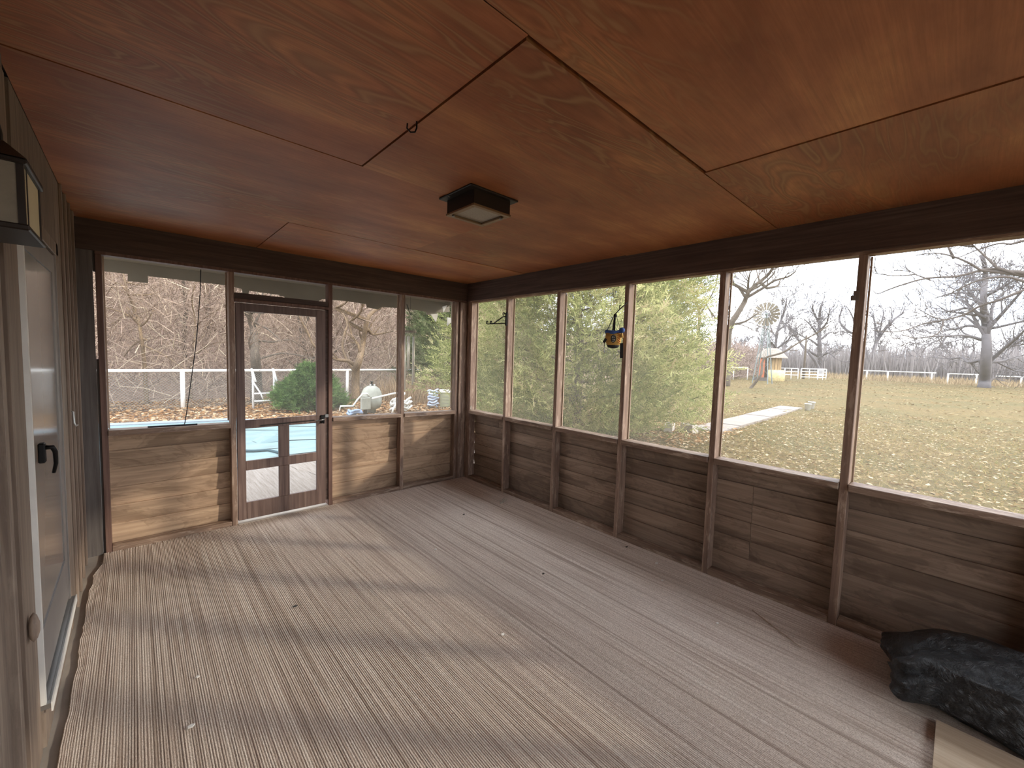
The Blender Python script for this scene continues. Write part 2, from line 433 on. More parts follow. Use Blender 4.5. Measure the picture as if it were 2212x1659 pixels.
# ---------------- screen door
d1 = struct(empty('door_1', (-2.05, .03, .02)), 'dark brown wooden screen door with four small lower panes')
Y0, Y1 = .012, .044
def dbar(name, x0, x1, z0, z1): return MB().box((x0, Y0, z0), (x1, Y1, z1)).build(name, MAT['door'], d1, bevel=.003)
X0, X1 = -2.4345, -1.6925
dbar('stile', X0, -2.372, .028, 1.952); dbar('stile', -1.776, X1, .028, 1.952)
dbar('top_rail', -2.3718, -1.7762, 1.882, 1.952); dbar('lock_rail', -2.3718, -1.7762, .850, .925)
dbar('bottom_rail', -2.3718, -1.7762, .028, .181); dbar('middle_rail', -2.3718, -1.7762, .472, .556)
dbar('muntin', -2.109, -2.020, .5562, .8498); dbar('muntin', -2.109, -2.020, .1812, .4718)
for (a, b, c, e) in ((-2.3718, -1.7762, .9252, 1.8818), (-2.3718, -2.1092, .5562, .8498), (-2.0198, -1.7762, .5562, .8498), (-2.3718, -2.1092, .1812, .4718), (-2.0198, -1.7762, .1812, .4718)):
    m = MB(); m.add([(a, Y1 - .006, c), (b, Y1 - .006, c), (b, Y1 - .006, e), (a, Y1 - .006, e)], [(0, 1, 2, 3)]); m.build('insect_screen', MAT['screen'], d1)
lt = MB().box((-1.742, -.004, .845), (-1.706, Y0, .925)).build('latch', MAT['black'], d1, bevel=.003)
MB().tube([(-1.722, -.006, .885), (-1.722, -.034, .885), (-1.745, -.040, .884), (-1.80, -.038, .880)], [.007, .007, .006, .005], 8).build('handle', MAT['chrome'], lt, smooth=True)
MB().tube([(-1.724, -.006, .862), (-1.724, -.03, .862), (-1.724, -.034, .846)], .006, 8).build('thumb_turn', MAT['black'], lt, smooth=True)
MB().beam((-1.80, .006, .880), (-2.26, .006, .868), .008, .010).build('push_bar', MAT['bronze'], d1)
MB().box((-1.7, -.002, .90), (-1.6695, .03, .93)).build('strike', MAT['chrome'], d1)
# dark edge strip on the latch side, bright gap under the leaf
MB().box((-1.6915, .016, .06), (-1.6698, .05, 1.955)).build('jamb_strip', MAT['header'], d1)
struct(MB().box((-2.44, -.005, -.012), (-1.67, .14, .006)).build('trim_1', MAT['concrete']), 'worn threshold under the screen door')

struct(MB().box((.0005, .0905, -.1), (.125, .13, 2.46)).build('trim_2', MAT['post']), 'outside corner board'); struct(MB().box((.0905, -.05, -.1), (.125, .09, 2.46)).build('trim_3', MAT['post']), 'outside corner board facing the lawn')
# ---------------- long side wall facing the lawn
wr = struct(empty('wall_right', (.05, -3.3, 0)), 'long low board wall with tall screens facing the lawn')
MB().box((0.0, -6.62, 2.222), (D, -.0005, 2.462)).build('header_beam', MAT['header_y'], wr, bevel=.004)
MB().box((.006, -6.62, 2.204), (D - .006, -.03, 2.2219)).build('header_trim', MAT['rail_y'], wr)
ys = [(-.771, -.731), (-1.528, -1.488), (-2.29, -2.25), (-3.060, -3.020), (-3.824, -3.782), (-4.585, -4.545), (-5.345, -5.305), (-6.10, -6.06)]
zs_ = .872
MB().box((0.0, -.098, -.0118), (D, -.058, 2.204)).build('post', MAT['post'], wr, bevel=.003)
MB().box((.002, -.056, -.0118), (.09, .0, 2.222)).build('corner_post', MAT['post'], wr, bevel=.003)
for a, b in ys: MB().box((0, a, -.0118), (D, b, 2.204)).build('post', MAT['post'], wr, bevel=.003, origin=(0, a, 0))
edges = [(-.731, -.098)] + [(ys[i + 1][1], ys[i][0]) for i in range(len(ys) - 1)] + [(-6.62, -6.10)]
for i, (a, b) in enumerate(edges):
    MB().box((-.014, a + .001, zs_ - .042), (.1, b - .001, zs_)).build('sill', MAT['rail_y'], wr, bevel=.004)
    MB().box((.002, a + .001, -.0118), (D, b - .001, .038)).build('base_plate', MAT['rail_y'], wr, bevel=.003)
    for c in range(6):
        z0 = .038 + c * .1335; z1 = min(z0 + .1333, zs_ - .044); z0 = -.01 if c == 0 else z0
        parts = [(a - .018, b + .018)]
        if i == 4 and c in (1, 2, 3, 4): parts = [(a - .018, b - .2425), (b - .2395, b + .018)]
        if i == 0 and c == 5: parts = [(a - .018, b - .45), (b - .447, b + .018)]
        for (p, q) in parts:
            tl = .002 * ((c * 5 + i) % 3)
            MB().hexa([(D + .016 + tl, p, z0), (D + .036, p, z0), (D + .036, q, z0), (D + .016 + tl, q, z0),
                       (D + .002, p, z1), (D + .022, p, z1), (D + .022, q, z1), (D + .002, q, z1)]).build('plank', MAT['plank_y'], wr, origin=(D, (p + q) / 2, z0)).data.materials.append(MAT['lit_sawn'])
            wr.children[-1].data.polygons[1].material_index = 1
    for (p, q) in ((a + .0005, a + .010), (b - .010, b - .0005)):
        MB().box((D - .002, p, zs_ + .001), (D + .008, q, 2.204)).build('screen_bead', MAT['bead'], wr)
    m = MB(); m.add([(D + .003, a + .001, zs_ + .001), (D + .003, b - .001, zs_ + .001), (D + .003, b - .001, 2.2039), (D + .003, a + .001, 2.2039)], [(0, 1, 2, 3)]); m.build('insect_screen', MAT['screen'], wr)

# ---------------- end wall behind the viewer: unseen, given screens to let more light in
wf = struct(empty('wall_front', (-1.7, -6.65, 0)), 'unseen end wall behind the viewer, screened to let in light')
MB().box((-3.373, -6.71, 2.222), (0, -6.62, 2.462)).build('header_beam', MAT['header'], wf)
fx = [-3.333, -2.5, -1.66, -.83, -.0]
for x in fx: MB().box((x - .04, -6.71, 0), (x, -6.62, 2.2219)).build('post', MAT['post'], wf)
for a, b in zip(fx[:-1], fx[1:]):
    MB().box((a, -6.72, .83), (b - .04, -6.61, .872)).build('sill', MAT['rail_x'], wf)
    for c in range(6): MB().box((a - .02, -6.732, .02 + c * .136), (b - .02, -6.712, .02 + c * .136 + .132)).build('plank', MAT['plank'], wf)
    m = MB(); m.add([(a, -6.70, .873), (b - .04, -6.70, .873), (b - .04, -6.70, 2.2218), (a, -6.70, 2.2218)], [(0, 1, 2, 3)]); m.build('insect_screen', MAT['screen'], wf)

# ---------------- house wall on the left: vertical boards and battens around a glazed storm door
wl = struct(empty('wall_left', (-3.45, -3.2, 0)), 'vertical board house wall with battens')
XL = -3.373
TH = .185
yb = [(-.012, -.155), (-.155, -.36), (-.36, -.565), (-.565, -.77), (-.77, -1.0)]
MB().box((-3.6, -6.75, 0), (XL - .021, .05, 2.462)).build('sheathing', MAT['house'], wl)
for a, b in yb: MB().box((XL - .02, b + .003, 0), (XL, a - .001, 2.44)).build('board', MAT['house'], wl, origin=(XL, b, 0))
for y in (-.15, -.36, -.565, -.775): MB().box((XL, y - .017, .0), (XL + .012, y + .012, 2.44)).build('batten', MAT['casing'], wl, bevel=.002, origin=(XL, y, 0))
MB().box((XL - .02, -2.02, 2.075), (XL, -1.002, 2.44)).build('board', MAT['house'], wl)
MB().box((XL - .02, -1.94, 0), (XL + .002, -1.05, TH - .022)).build('kick_board', MAT['house'], wl)
MB().box((XL - .01, -1.05, 0), (XL + .006, -.985, 2.08)).build('casing', MAT['casing'], wl, bevel=.003)
MB().box((XL - .02, -2.045, 0), (XL - .006, -1.965, 2.08)).build('casing', MAT['casing'], wl, bevel=.003)
MB().box((XL - .012, -2.045, 2.01), (XL + .006, -.985, 2.075)).build('casing', MAT['casing'], wl, bevel=.003)
y = -2.05
for k, (wd, pr) in enumerate([(.13, -.004), (.10, .010), (.14, .0), (.035, .02), (.2, .0), (.035, .02), (.2, 0), (.035, .02), (.2, 0), (.035, .02)] + [(.2, 0), (.035, .02)] * 14):
    if y - wd < -6.6: break
    MB().box((XL - .02, y - wd + .002, 0), (XL + pr, y, 2.44)).build('board' if wd > .05 else 'batten', MAT['house'] if k != 1 else MAT['casing'], wl, bevel=.002, origin=(XL, y, 0)); y -= wd

# storm door
d2 = struct(empty('door_2', (XL, -1.5, TH)), 'aluminium storm door with a tall glass panel and dark lever handle')
MAT['door_grey'] = m_plain('storm_door_grey', '8b8580', .45, .2, .06)
MB().box((XL - .018, -1.963, TH), (XL + .008, -1.945, 2.008)).build('jamb', MAT['white'], d2)
MB().box((XL - .018, -1.066, TH), (XL + .004, -1.052, 2.008)).build('jamb', MAT['door_grey'], d2)
MB().box((XL - .013, -1.944, TH + .02), (XL - .002, -1.86, 2.0)).build('stile', MAT['door_grey'], d2)
MB().box((XL - .013, -1.15, TH + .02), (XL - .002, -1.067, 2.0)).build('stile', MAT['door_grey'], d2)
MB().box((XL - .013, -1.859, 1.91), (XL - .002, -1.151, 2.0)).build('top_rail', MAT['door_grey'], d2)
MB().box((XL - .013, -1.859, TH + .02), (XL - .002, -1.151, TH + .25)).build('kick_panel', MAT['door_grey'], d2)
k = N('storm_glass'); g_ = k.n('BsdfGlossy', Roughness=.12); t_ = k.n('BsdfDiffuse', Color=srgb('8a847e')); fr = k.n('Fresnel', IOR=1.22); mx = k.t.nodes.new('ShaderNodeMixShader')
k.link(fr.outputs[0], mx.inputs[0]); k.link(t_.outputs[0], mx.inputs[1]); k.link(g_.outputs[0], mx.inputs[2]); k.link(mx.outputs[0], k.out.inputs['Surface']); MAT['glass'] = k.m
MB().box((XL - .010, -1.859, TH + .251), (XL - .006, -1.151, 1.909)).build('glass_pane', MAT['glass'], d2)
MAT['inner_door'] = m_plain('inner_door_paint', '6d6761', .6, 0, .05)
MB().box((XL - .0195, -1.944, TH + .02), (XL - .0145, -1.067, 2.005)).build('inner_door', MAT['inner_door'], d2)
tr = MB().box((XL - .018, -1.963, TH - .02), (XL + .020, -1.04, TH)).build('threshold', MAT['alu'], d2)
for q in (.011, .014, .017): MB().box((XL + q, -1.94, TH + .0002), (XL + q + .0012, -1.05, TH + .006)).build('track_ridge', MAT['alu'], tr)
MB().box((XL + .0202, -1.963, TH - .034), (XL + .025, -1.035, TH + .003)).build('track_edge', MAT['white'], tr)
hd = MB().box((XL - .0018, -1.80, 1.085), (XL + .018, -1.765, 1.165)).build('handle_plate', MAT['black'], d2, bevel=.004)
MB().tube([(XL + .018, -1.785, 1.145), (XL + .036, -1.785, 1.145), (XL + .042, -1.77, 1.125), (XL + .040, -1.74, 1.07), (XL + .032, -1.735, 1.03)], [.009, .009, .008, .007, .006], 8).build('lever', MAT['black'], hd, smooth=True)
hk = tag(MB().tube([(XL + .012, -.775, 1.17), (XL + .02, -.775, 1.165), (XL + .022, -.775, 1.10), (XL + .03, -.775, 1.08), (XL + .036, -.775, 1.09)], .005, 8).build('wall_hook', MAT['alu'], smooth=True),
         'small pale metal hook on the batten beyond the storm door', 'hook')
# splintered knot on the casing board near the viewer
tag(MB().lathe([(.001, 0), (.022, .004), (.030, .012), (.024, .02), (.010, .026)], (XL + .0105, -2.235, .63), 9, True, 'x', .8, 1.7).build('foam_patch', MAT['casing'], None, True),
    'lumpy dried foam patch stuck on the board beside the storm door', 'foam patch')

# ------------------------------------------------------------------ things in the porch
# square ceiling light
MAT['frost'] = m_plain('pebbled_glass', '9c9284', .5, 0, .2, 160)
cl = tag(empty('ceiling_light', (-1.64, -2.335, 2.437)), 'square dark bronze ceiling light with a dusty pebbled glass panel', 'ceiling light')
cx_, cy_ = -1.64, -2.335
MB().box((cx_ - .165, cy_ - .15, 2.425), (cx_ + .165, cy_ + .15, 2.4365)).build('mounting_plate', MAT['bronze'], cl, bevel=.003)
bd = MB()
for (a, b, c, d) in ((-.125, -.125, .125, -.119), (-.125, .119, .125, .125), (-.125, -.119, -.119, .119), (.119, -.119, .125, .119)):
    bd.box((cx_ + a, cy_ + b, 2.353), (cx_ + c, cy_ + d, 2.425))
bd.build('housing', MAT['bronze'], cl)
MAT['brass'] = m_plain('tarnished_trim', '8b7358', .4, .5)
fr = MB()
for (a, b, c, d) in ((-.130, -.130, .130, -.104), (-.130, .104, .130, .130), (-.130, -.104, -.104, .104), (.104, -.104, .130, .104)):
    fr.box((cx_ + a, cy_ + b, 2.340), (cx_ + c, cy_ + d, 2.3525))
frm = fr.build('trim_frame', MAT['brass'], cl, bevel=.002)
MB().box((cx_ - .112, cy_ - .108, 2.3535), (cx_ + .108, cy_ + .112, 2.358)).build('glass_panel', MAT['frost'], cl)
for (a, b) in ((-.112, .08), (.1, -.08)):
    MB().lathe([(.004, 0), (.009, .002), (.009, .009), (.005, .011)], (cx_ + a, cy_ + b, 2.329), 10).build('thumb_screw', MAT['chrome'], frm, True)
for (a, b) in ((-.155, .06), (.155, -.06)):
    MB().lathe([(.002, 0), (.006, .002), (.006, .006)], (cx_ + a, cy_ + b, 2.419), 8).build('screw', MAT['chrome'], cl, True)

# hook of bent wire under a ceiling seam
tag(MB().tube([(-2.276, -2.774, 2.4395), (-2.276, -2.774, 2.415), (-2.283, -2.774, 2.398), (-2.300, -2.772, 2.392), (-2.314, -2.770, 2.402), (-2.312, -2.769, 2.420)], .003, 6).build('ceiling_hook', MAT['black'], None, True),
    'small dark bent wire hook hanging from the ceiling seam', 'hook')

# wall lantern beside the storm door
lx0, lx1 = -3.352, -3.268
ly0, ly1 = -2.70, -2.46
lz0, lz1 = 1.845, 1.985
wn = tag(empty('wall_lantern', (XL + .003, -2.58, lz0)), 'dark wall lantern with cream glass panes, daylight painted on the room side, beside the storm door', 'wall light')
MAT['lantern_glass'] = m_plain('dull_lantern_glass', '8d8372', .35, 0, .12, 30)  # duller copy for the panes turned away from the screens
MB().box((XL + .021, ly0 + .03, lz0 - .02), (lx0, ly1 - .03, lz1 + .07)).build('back_plate', MAT['bronze'], wn, bevel=.004)
for (x, y_) in ((lx0, ly0), (lx1 - .012, ly0), (lx0, ly1 - .012), (lx1 - .012, ly1 - .012)):
    MB().box((x, y_, lz0), (x + .012, y_ + .012, lz1)).build('corner_bar', MAT['bronze'], wn)
MB().box((lx0 - .002, ly0 - .006, lz0 - .014), (lx1 + .006, ly1 + .006, lz0)).build('base_frame', MAT['bronze'], wn, bevel=.003)
MB().box((lx0 - .002, ly0 - .006, lz1), (lx1 + .006, ly1 + .006, lz1 + .012)).build('top_frame', MAT['bronze'], wn, bevel=.003)
MB().box((lx0 + .0125, ly0 + .003, lz0), (lx1 - .0125, ly0 + .007, lz1)).build('glass_pane', MAT['lantern_glass'], wn)
MB().box((lx0 + .0125, ly1 - .007, lz0), (lx1 - .0125, ly1 - .003, lz1)).build('glass_pane', MAT['lantern_glass'], wn)
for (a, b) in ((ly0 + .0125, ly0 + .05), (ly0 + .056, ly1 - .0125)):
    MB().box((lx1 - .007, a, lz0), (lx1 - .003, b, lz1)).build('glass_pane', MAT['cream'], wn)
MB().box((lx1 - .008, ly0 + .0505, lz0), (lx1 - .001, ly0 + .0555, lz1)).build('glazing_bar', MAT['bronze'], wn)
xm = (lx0 + lx1) / 2 - .01; ym = (ly0 + ly1) / 2
rf = MB(); rf.add([(lx0 - .002, ly0 - .006, lz1 + .0125), (lx1 + .006, ly0 - .006, lz1 + .0125), (lx1 + .006, ly1 + .006, lz1 + .0125), (lx0 - .002, ly1 + .006, lz1 + .0125),
        (xm - .012, ym - .03, lz1 + .07), (xm + .012, ym - .03, lz1 + .07), (xm + .012, ym + .03, lz1 + .07), (xm - .012, ym + .03, lz1 + .07)],
       [(3,2,1,0),(4,5,6,7),(0,1,5,4),(1,2,6,5),(2,3,7,6),(3,0,4,7)])
rf.build('roof', MAT['bronze'], wn)
MB().tube([(xm, ym - .02, lz1 + .07), (xm, ym - .022, lz1 + .10), (xm, ym, lz1 + .115), (xm, ym + .022, lz1 + .10), (xm, ym + .02, lz1 + .07)], .004, 6).build('hanging_ring', MAT['bronze'], wn, True)

# hanging pouch on post, with straps and bungee cord
MAT['gold'] = m_plain('gold_fabric', 'c29a52', .8, 0, .15, 40); MAT['orange'] = m_plain('orange_fabric', 'b5702e', .8)
MAT['blue'] = m_plain('blue_fabric', '3c5a9a', .8, 0, .15, 30); MAT['webbing'] = m_plain('black_webbing', '26262a', .8)
MAT['emblem'] = m_plain('emblem_dark', '3c3a35', .8); MAT['pale'] = m_plain('pale_thread', 'b9bcae', .8)
px, py, pz = -.085, -2.215, 1.735
hp = tag(empty('hanging_pouch', (px, py, 1.66)), 'gold pouch with blue padded rim and oval emblem hanging from a post by straps', 'pouch')
MB().lathe([(.030, 1.668), (.050, 1.680), (.064, 1.71), (.067, 1.745), (.063, 1.782)], (px, py, 0), 20).build('body', MAT['gold'], hp, True)
MB().lathe([(.010, 1.655), (.040, 1.660), (.053, 1.679), (.050, 1.682)], (px, py, 0), 20).build('base_cup', MAT['webbing'], hp, True)
rim = []
for j in range(25):
    q = 2 * math.pi * j / 24; rim.append((px + .060 * math.cos(q), py + .060 * math.sin(q), 1.792 + .006 * math.sin(3 * q)))
MB().tube(rim, [.013 + .003 * math.sin(5 * i) for i in range(25)], 8).build('padded_rim', MAT['blue'], hp, True)
cdir = Vector((CAM[0] - px, CAM[1] - py, 0)).normalized(); side = Vector((cdir.y, -cdir.x, 0))   # towards the room's near corner
cdir = Vector((-.83, -.56, 0)).normalized(); side = Vector((cdir.y, -cdir.x, 0))
def on_body(u, z, r=.0685):      # u: angle round the pouch from the front
    d = cdir * math.cos(u) + side * math.sin(u); return (px + d.x * r, py + d.y * r, z)
em = MB(); ring = [(u * .33, 1.733 + v * .034) for u, v in [(math.cos(q), math.sin(q)) for q in [2 * math.pi * i / 16 for i in range(16)]]]
em.extrude([on_body(u, z, .066) for u, z in ring], [on_body(u, z, .070) for u, z in ring])
emo = em.build('oval_emblem', MAT['emblem'], hp)
for j, (u0, u1, z0, z1) in enumerate([(-.16, .12, 1.757, 1.752), (-.18, .16, 1.744, 1.738), (.10, .16, 1.752, 1.738), (-.18, -.12, 1.730, 1.718), (-.16, .14, 1.729, 1.724), (-.12, .14, 1.714, 1.711)]):
    MB().tube([on_body(u0, z0, .0712), on_body((u0 + u1) / 2, (z0 + z1) / 2, .0716), on_body(u1, z1, .0712)], .0022, 5).build('emblem_stroke', MAT['pale'], emo)
for j in range(5):
    z = 1.700 + j * .017
    MB().tube([on_body(-.5, z + .012, .067), on_body(-.72, z + .004, .068), on_body(-.95, z - .006, .067)], .0042, 5).build('stripe', MAT['orange'], hp)
top = (px + .02, py + .01, 1.94)
for j, q in enumerate((.5, 1.9, 3.6, 5.2)):
    e = (px + .058 * math.cos(q), py + .058 * math.sin(q), 1.80)
    MB().beam(e, (px + .012 * math.cos(q) + .008, py + .012 * math.sin(q), 1.925), .012, .003, (math.cos(q), math.sin(q), .2)).build('strap', MAT['webbing'], hp)
MB().lathe([(.004, -.018), (.014, -.008), (.015, .008), (.004, .018)], (px + .012, py, 1.93), 8).build('knot', MAT['webbing'], hp, True)
MB().tube([(px + .012, py, 1.945), (px + .03, py - .03, 1.985), (px + .083, py - .065, 2.045)], .005, 6).build('bungee_cord', MAT['webbing'], hp, True)
MB().tube([(px + .03, py - .03, 1.985), (px + .022, py - .03, 2.0), (px + .02, py - .035, 2.012), (px + .028, py - .04, 2.018)], .004, 6).build('cord_hook', MAT['black'], hp, True)
MB().beam(on_body(-1.15, 1.70, .075), on_body(-1.2, 1.575, .078), .026, .004, tuple(cdir)).build('strap_tail', MAT['webbing'], hp)
MB().beam(on_body(1.05, 1.735, .068), on_body(1.2, 1.70, .085), .022, .010, tuple(cdir)).build('buckle', MAT['webbing'], hp)
bl = on_body(1.15, 1.71, .078)
MB().tube([bl, (bl[0], bl[1], 1.66), (bl[0] - .002, bl[1] - .002, 1.625), (bl[0] + .006 * side.x * -1, bl[1] - .006 * side.y, 1.612), (bl[0] - .016 * side.x, bl[1] - .016 * side.y, 1.614), (bl[0] - .018 * side.x, bl[1] - .018 * side.y, 1.632)], .0032, 6).build('metal_hook', MAT['chrome'], hp, True)
pb = on_body(-1.0, 1.805, .078)
MB().lathe([(.003, -.024), (.02, -.016), (.025, 0), (.02, .016), (.003, .024)], pb, 12).build('blue_pompom', MAT['blue'], hp, True)
MB().lathe([(.016, -.06), (.011, -.03), (.006, -.02)], pb, 8).build('gold_tassel', MAT['gold'], hp, True)

# iron plant bracket with scroll ends, on the first free post of the long wall
def scroll(c, r, a0, a1, ax, n=10):
    return [(c[0] , c[1] + ax * r * math.cos(a0 + (a1 - a0) * i / n) * (1 - .35 * i / n), c[2] + r * math.sin(a0 + (a1 - a0) * i / n) * (1 - .35 * i / n)) for i in range(n + 1)]
pb_ = tag(empty('plant_bracket', (-.008, -.751, 1.97)), 'black iron plant bracket with scrolled ends on the second post of the long wall', 'bracket')
xb = -.012
MB().box((-.013, -.764, 1.90), (-.0005, -.738, 2.045)).build('wall_strap', MAT['black'], pb_)
MB().tube([(xb, -.738, 1.925), (xb, -.60, 1.925), (xb, -.42, 1.93)] + scroll((xb, -.42, 1.948), .018, -math.pi / 2, 1.2 * math.pi, 1), .006, 6).build('arm', MAT['black'], pb_, True)
MB().tube([(xb, -.738, 2.0), (xb, -.70, 2.0), (xb, -.54, 1.93), (xb, -.50, 1.93)] + scroll((xb, -.49, 1.946), .016, -math.pi / 2, 1.1 * math.pi, 1), .0065, 6).build('brace', MAT['black'], pb_, True)
MB().tube(scroll((xb, -.715, 2.03), .018, -1.2, 3.6, 1), .006, 6).build('scroll', MAT['black'], pb_, True)
# small clip on the fifth post
ck = tag(empty('post_clip', (-.02, -3.80, 1.96)), 'small metal clip screwed to the post beside the open lawn view', 'clip')
MB().box((-.012, -3.80, 1.945), (-.0005, -3.775, 2.00)).build('plate', MAT['alu'], ck); MB().box((-.028, -3.785, 1.945), (-.0125, -3.765, 1.972)).build('hook_end', MAT['alu'], ck)
# loop of pale wire by the corner
tag(MB().tube([(-.004, -.135 + .016 * math.cos(q), .905 + .022 * math.sin(q) ) for q in [2 * math.pi * i / 14 for i in range(15)]], .0028, 6).build('wire_loop', MAT['pale'], None, True), 'small loop of pale wire on the sill at the corner', 'wire')

# cord hanging down the first screen by the house
tag(MB().tube([(-2.66, .082, 2.20), (-2.668, .08, 2.0), (-2.70, .078, 1.6), (-2.745, .074, 1.25), (-2.775, .07, 1.02), (-2.79, .055, .93), (-2.80, .04, .9185)], .0032, 6).build('dangling_cable', MAT['webbing'], None, True),
    'thin dark cord hanging down the screen next to the house wall', 'cord')
tag(MB().beam((-3.02, .035, .926), (-2.71, .03, .9205), .022, .008).build('dark_strip', MAT['webbing']), 'thin dark strip lying along the sill left of the door', 'strip')

# black rubbish bag slumped against the long wall
def bag():
    n, m = 150, 80; rng = np.random.default_rng(12)
    th = np.linspace(0, 2 * np.pi, n, endpoint=False); ph = np.linspace(0, np.pi, m)
    T, P = np.meshgrid(th, ph)
    d = np.stack([np.sin(P) * np.cos(T), np.sin(P) * np.sin(T), np.cos(P)], -1)
    disp = np.zeros(T.shape)
    for i in range(50):
        kx = rng.normal(0, 1, 3); kx /= np.linalg.norm(kx); f = rng.uniform(4, 17); a = .10 / f ** .75
        disp += a * (1 - 2 * np.abs(np.sin(f * (d @ kx) * .5 + rng.uniform(0, 6)))) 
    r = 1 + disp * .55
    V = d * r[..., None]
    # pinched neck towards the far end of the wall and flattened underside
    sq = (np.abs(np.cos(T)) ** 3.2 + np.abs(np.sin(T)) ** 3.2) ** (-1 / 3.2); V[..., 0] *= sq * .275; V[..., 1] *= sq * .50; V[..., 2] *= .21
    tw = np.clip((V[..., 1] - .18) / .3, 0, 1); V[..., 2] *= 1 - .35 * tw
    V[..., 2] = np.maximum(V[..., 2], -.13 + .012 * np.sin(9 * T)); V += np.array([-.30, -4.505, .150])
    V[..., 0] -= .10 * np.exp(-((V[..., 1] + 4.14) / .07) ** 2) * (V[..., 0] < -.25)
    V[..., 0] = np.where((V[..., 1] < -4.25), np.maximum(V[..., 0], -.508), V[..., 0])
    V[..., 0] = np.minimum(V[..., 0], -.006 + 0 * V[..., 0])
    V[..., 2] = np.maximum(V[..., 2], .012)
    I = np.arange(n * m).reshape(m, n); J = np.roll(I, -1, 1)
    F = np.stack([I[:-1], I[1:], J[1:], J[:-1]], -1).reshape(-1, 4)
    k = N('black_plastic_film'); v = k.coord(); no = k.noise(v, 22, 6, .65, .8)
    mt = k.principled('1d1e20', .28, 0, k.bump(no, 1.0, .03), .6)
    o = obj('rubbish_bag', fast_mesh('rubbish_bag', V.reshape(-1, 3), F), mt, None, True)
    return tag(o, 'crumpled black plastic rubbish bag slumped on the carpet by the low wall', 'bag')
bag()
# loose sheet of plywood on the carpet
MAT['board'] = m_wood('pale_plywood', 'a38e76', 'bda88e', 'cfbda5', 'y', .75, None, 0, .05)
bo = MB().box((-1.50, -5.40, .0085), (-.512, -4.262, .0245)).build('plywood_offcut', MAT['board'], None, bevel=.001, origin=(-1.06, -4.8, .0085))
tag(bo, 'pale bare plywood offcut lying flat on the carpet beside the black bag', 'board')
# litter on the carpet
tag(MB().tube([(-.244, -3.444, .0115), (-.31, -3.55, .013), (-.37, -3.665, .0115), (-.41, -3.739, .012)], [.003, .0035, .003, .002], 5).build('straw_stem', MAT['bead'], None, True), 'long thin dry stem lying on the carpet near the low wall', 'twig')
ct = tag(empty('litter_tuft', (-.24, -.99, .008)), 'pale fluffy scrap of litter on the carpet near the corner', 'litter')
rg = random.Random(4)
for j in range(7):
    a = (-.30 + rg.random() * .10, -1.06 + rg.random() * .1, .011); q = (a[0] + rg.uniform(.03, .07), a[1] + rg.uniform(.0, .05), .012 + rg.random() * .02)
    MB().tube([a, ((a[0] + q[0]) / 2, (a[1] + q[1]) / 2, .018 + .01 * rg.random()), q], .0025, 5).build('shred', MAT['pale'], ct, True)
for i, (x, y_) in enumerate([(-.75, -1.05), (-1.35, -1.5), (-.12, -1.95), (-.10, -2.45), (-.16, -2.75), (-.36, -2.9), (-.95, -2.3), (-1.6, -2.6), (-2.9, -1.9), (-2.4, -1.6), (-.55, -3.35), (-2.95, -2.2)]):
    s_ = .006 + .005 * rg.random(); a = rg.random() * 3
    m = MB(); P = [(x + s_ * 1.5 * math.cos(a + t) * (1 if t % 2 else .8), y_ + s_ * math.sin(a + t)) for t in (0, 1.2, 2.4, 3.8, 5.0)]
    m.prism(P, .0095, .0125 + .002 * rg.random())
    tag(m.build('paint_flake', MAT['white'] if i % 3 else MAT['emblem']), 'tiny flake of debris lying on the carpet', 'debris', 'flakes of debris on the carpet')

# ------------------------------------------------------------------ outdoors
GZ = -.2
def hill(x, y):
    s = np.clip((y - .35 * x - 12.5) / 26.0, 0, 1)
    return GZ + 7.5 * s * s * (3 - 2 * s)
LUM[0] = .52      # winter ground reflects little
def ground():
    u = np.linspace(-1, 1, 150); X, Y = np.meshgrid(60 + 60 * 0 + np.sign(u) * np.abs(u) ** 1.5 * 190 - 40, np.sign(u) * np.abs(u) ** 1.5 * 170)
    Z = hill(X, Y) + .03 * np.sin(X * .35) * np.cos(Y * .3) * np.clip((np.hypot(X, Y) - 14) / 10, 0, 1)
    Z -= .03 * (np.hypot(X, Y) < 14)
    V = np.stack([X, Y, Z], -1).reshape(-1, 3); n = len(u); I = np.arange(n * n).reshape(n, n)
    F = np.stack([I[:-1, :-1], I[:-1, 1:], I[1:, 1:], I[1:, :-1]], -1).reshape(-1, 4)
    k = N('winter_ground'); tc = k.t.nodes.new('ShaderNodeTexCoord'); sp = k.t.nodes.new('ShaderNodeSeparateXYZ'); k.link(tc.outputs['Object'], sp.inputs[0])
    v = k.coord(); a = k.noise(v, .35, 5); b = k.noise(v, 6.0, 6, .7); c_ = k.noise(v, 40.0, 4, .7)
    lawn = k.ramp(b, [(.3, '6b5836'), (.5, '957f52'), (.7, 'b49c6c')])
    lawn = k.mix(k.math('MULTIPLY', k.ramp(a, [(.44, '000000'), (.62, 'ffffff')]), .55), lawn, '77744a')
    lawn = k.mix(k.math('MULTIPLY', k.ramp(c_, [(.35, 'ffffff'), (.6, '000000')]), .5), lawn, '4f432e')
    litter = k.ramp(k.noise(v, 9.0, 6, .7), [(.3, '7a6355'), (.5, 'a88c7a'), (.72, 'cdb39c')])
    s = k.math('ADD', k.math('SUBTRACT', sp.outputs[1], k.math('MULTIPLY', sp.outputs[0], .35)), -5.2)
    s = k.math('ADD', s, k.math('MULTIPLY', a, 1.5))
    mk = k.t.nodes.new('ShaderNodeMapRange'); k.link(s, mk.inputs[0]); mk.inputs[1].default_value = 0; mk.inputs[2].default_value = 2.5
    m = k.principled(k.mix(mk.outputs[0], lawn, litter), .95, 0, k.bump(c_, .5, .03), .1)
    o = obj('ground', fast_mesh('ground', V, F), m, None, True)
    return struct(o, 'straw coloured winter lawn running to leaf litter under the trees')
ground()

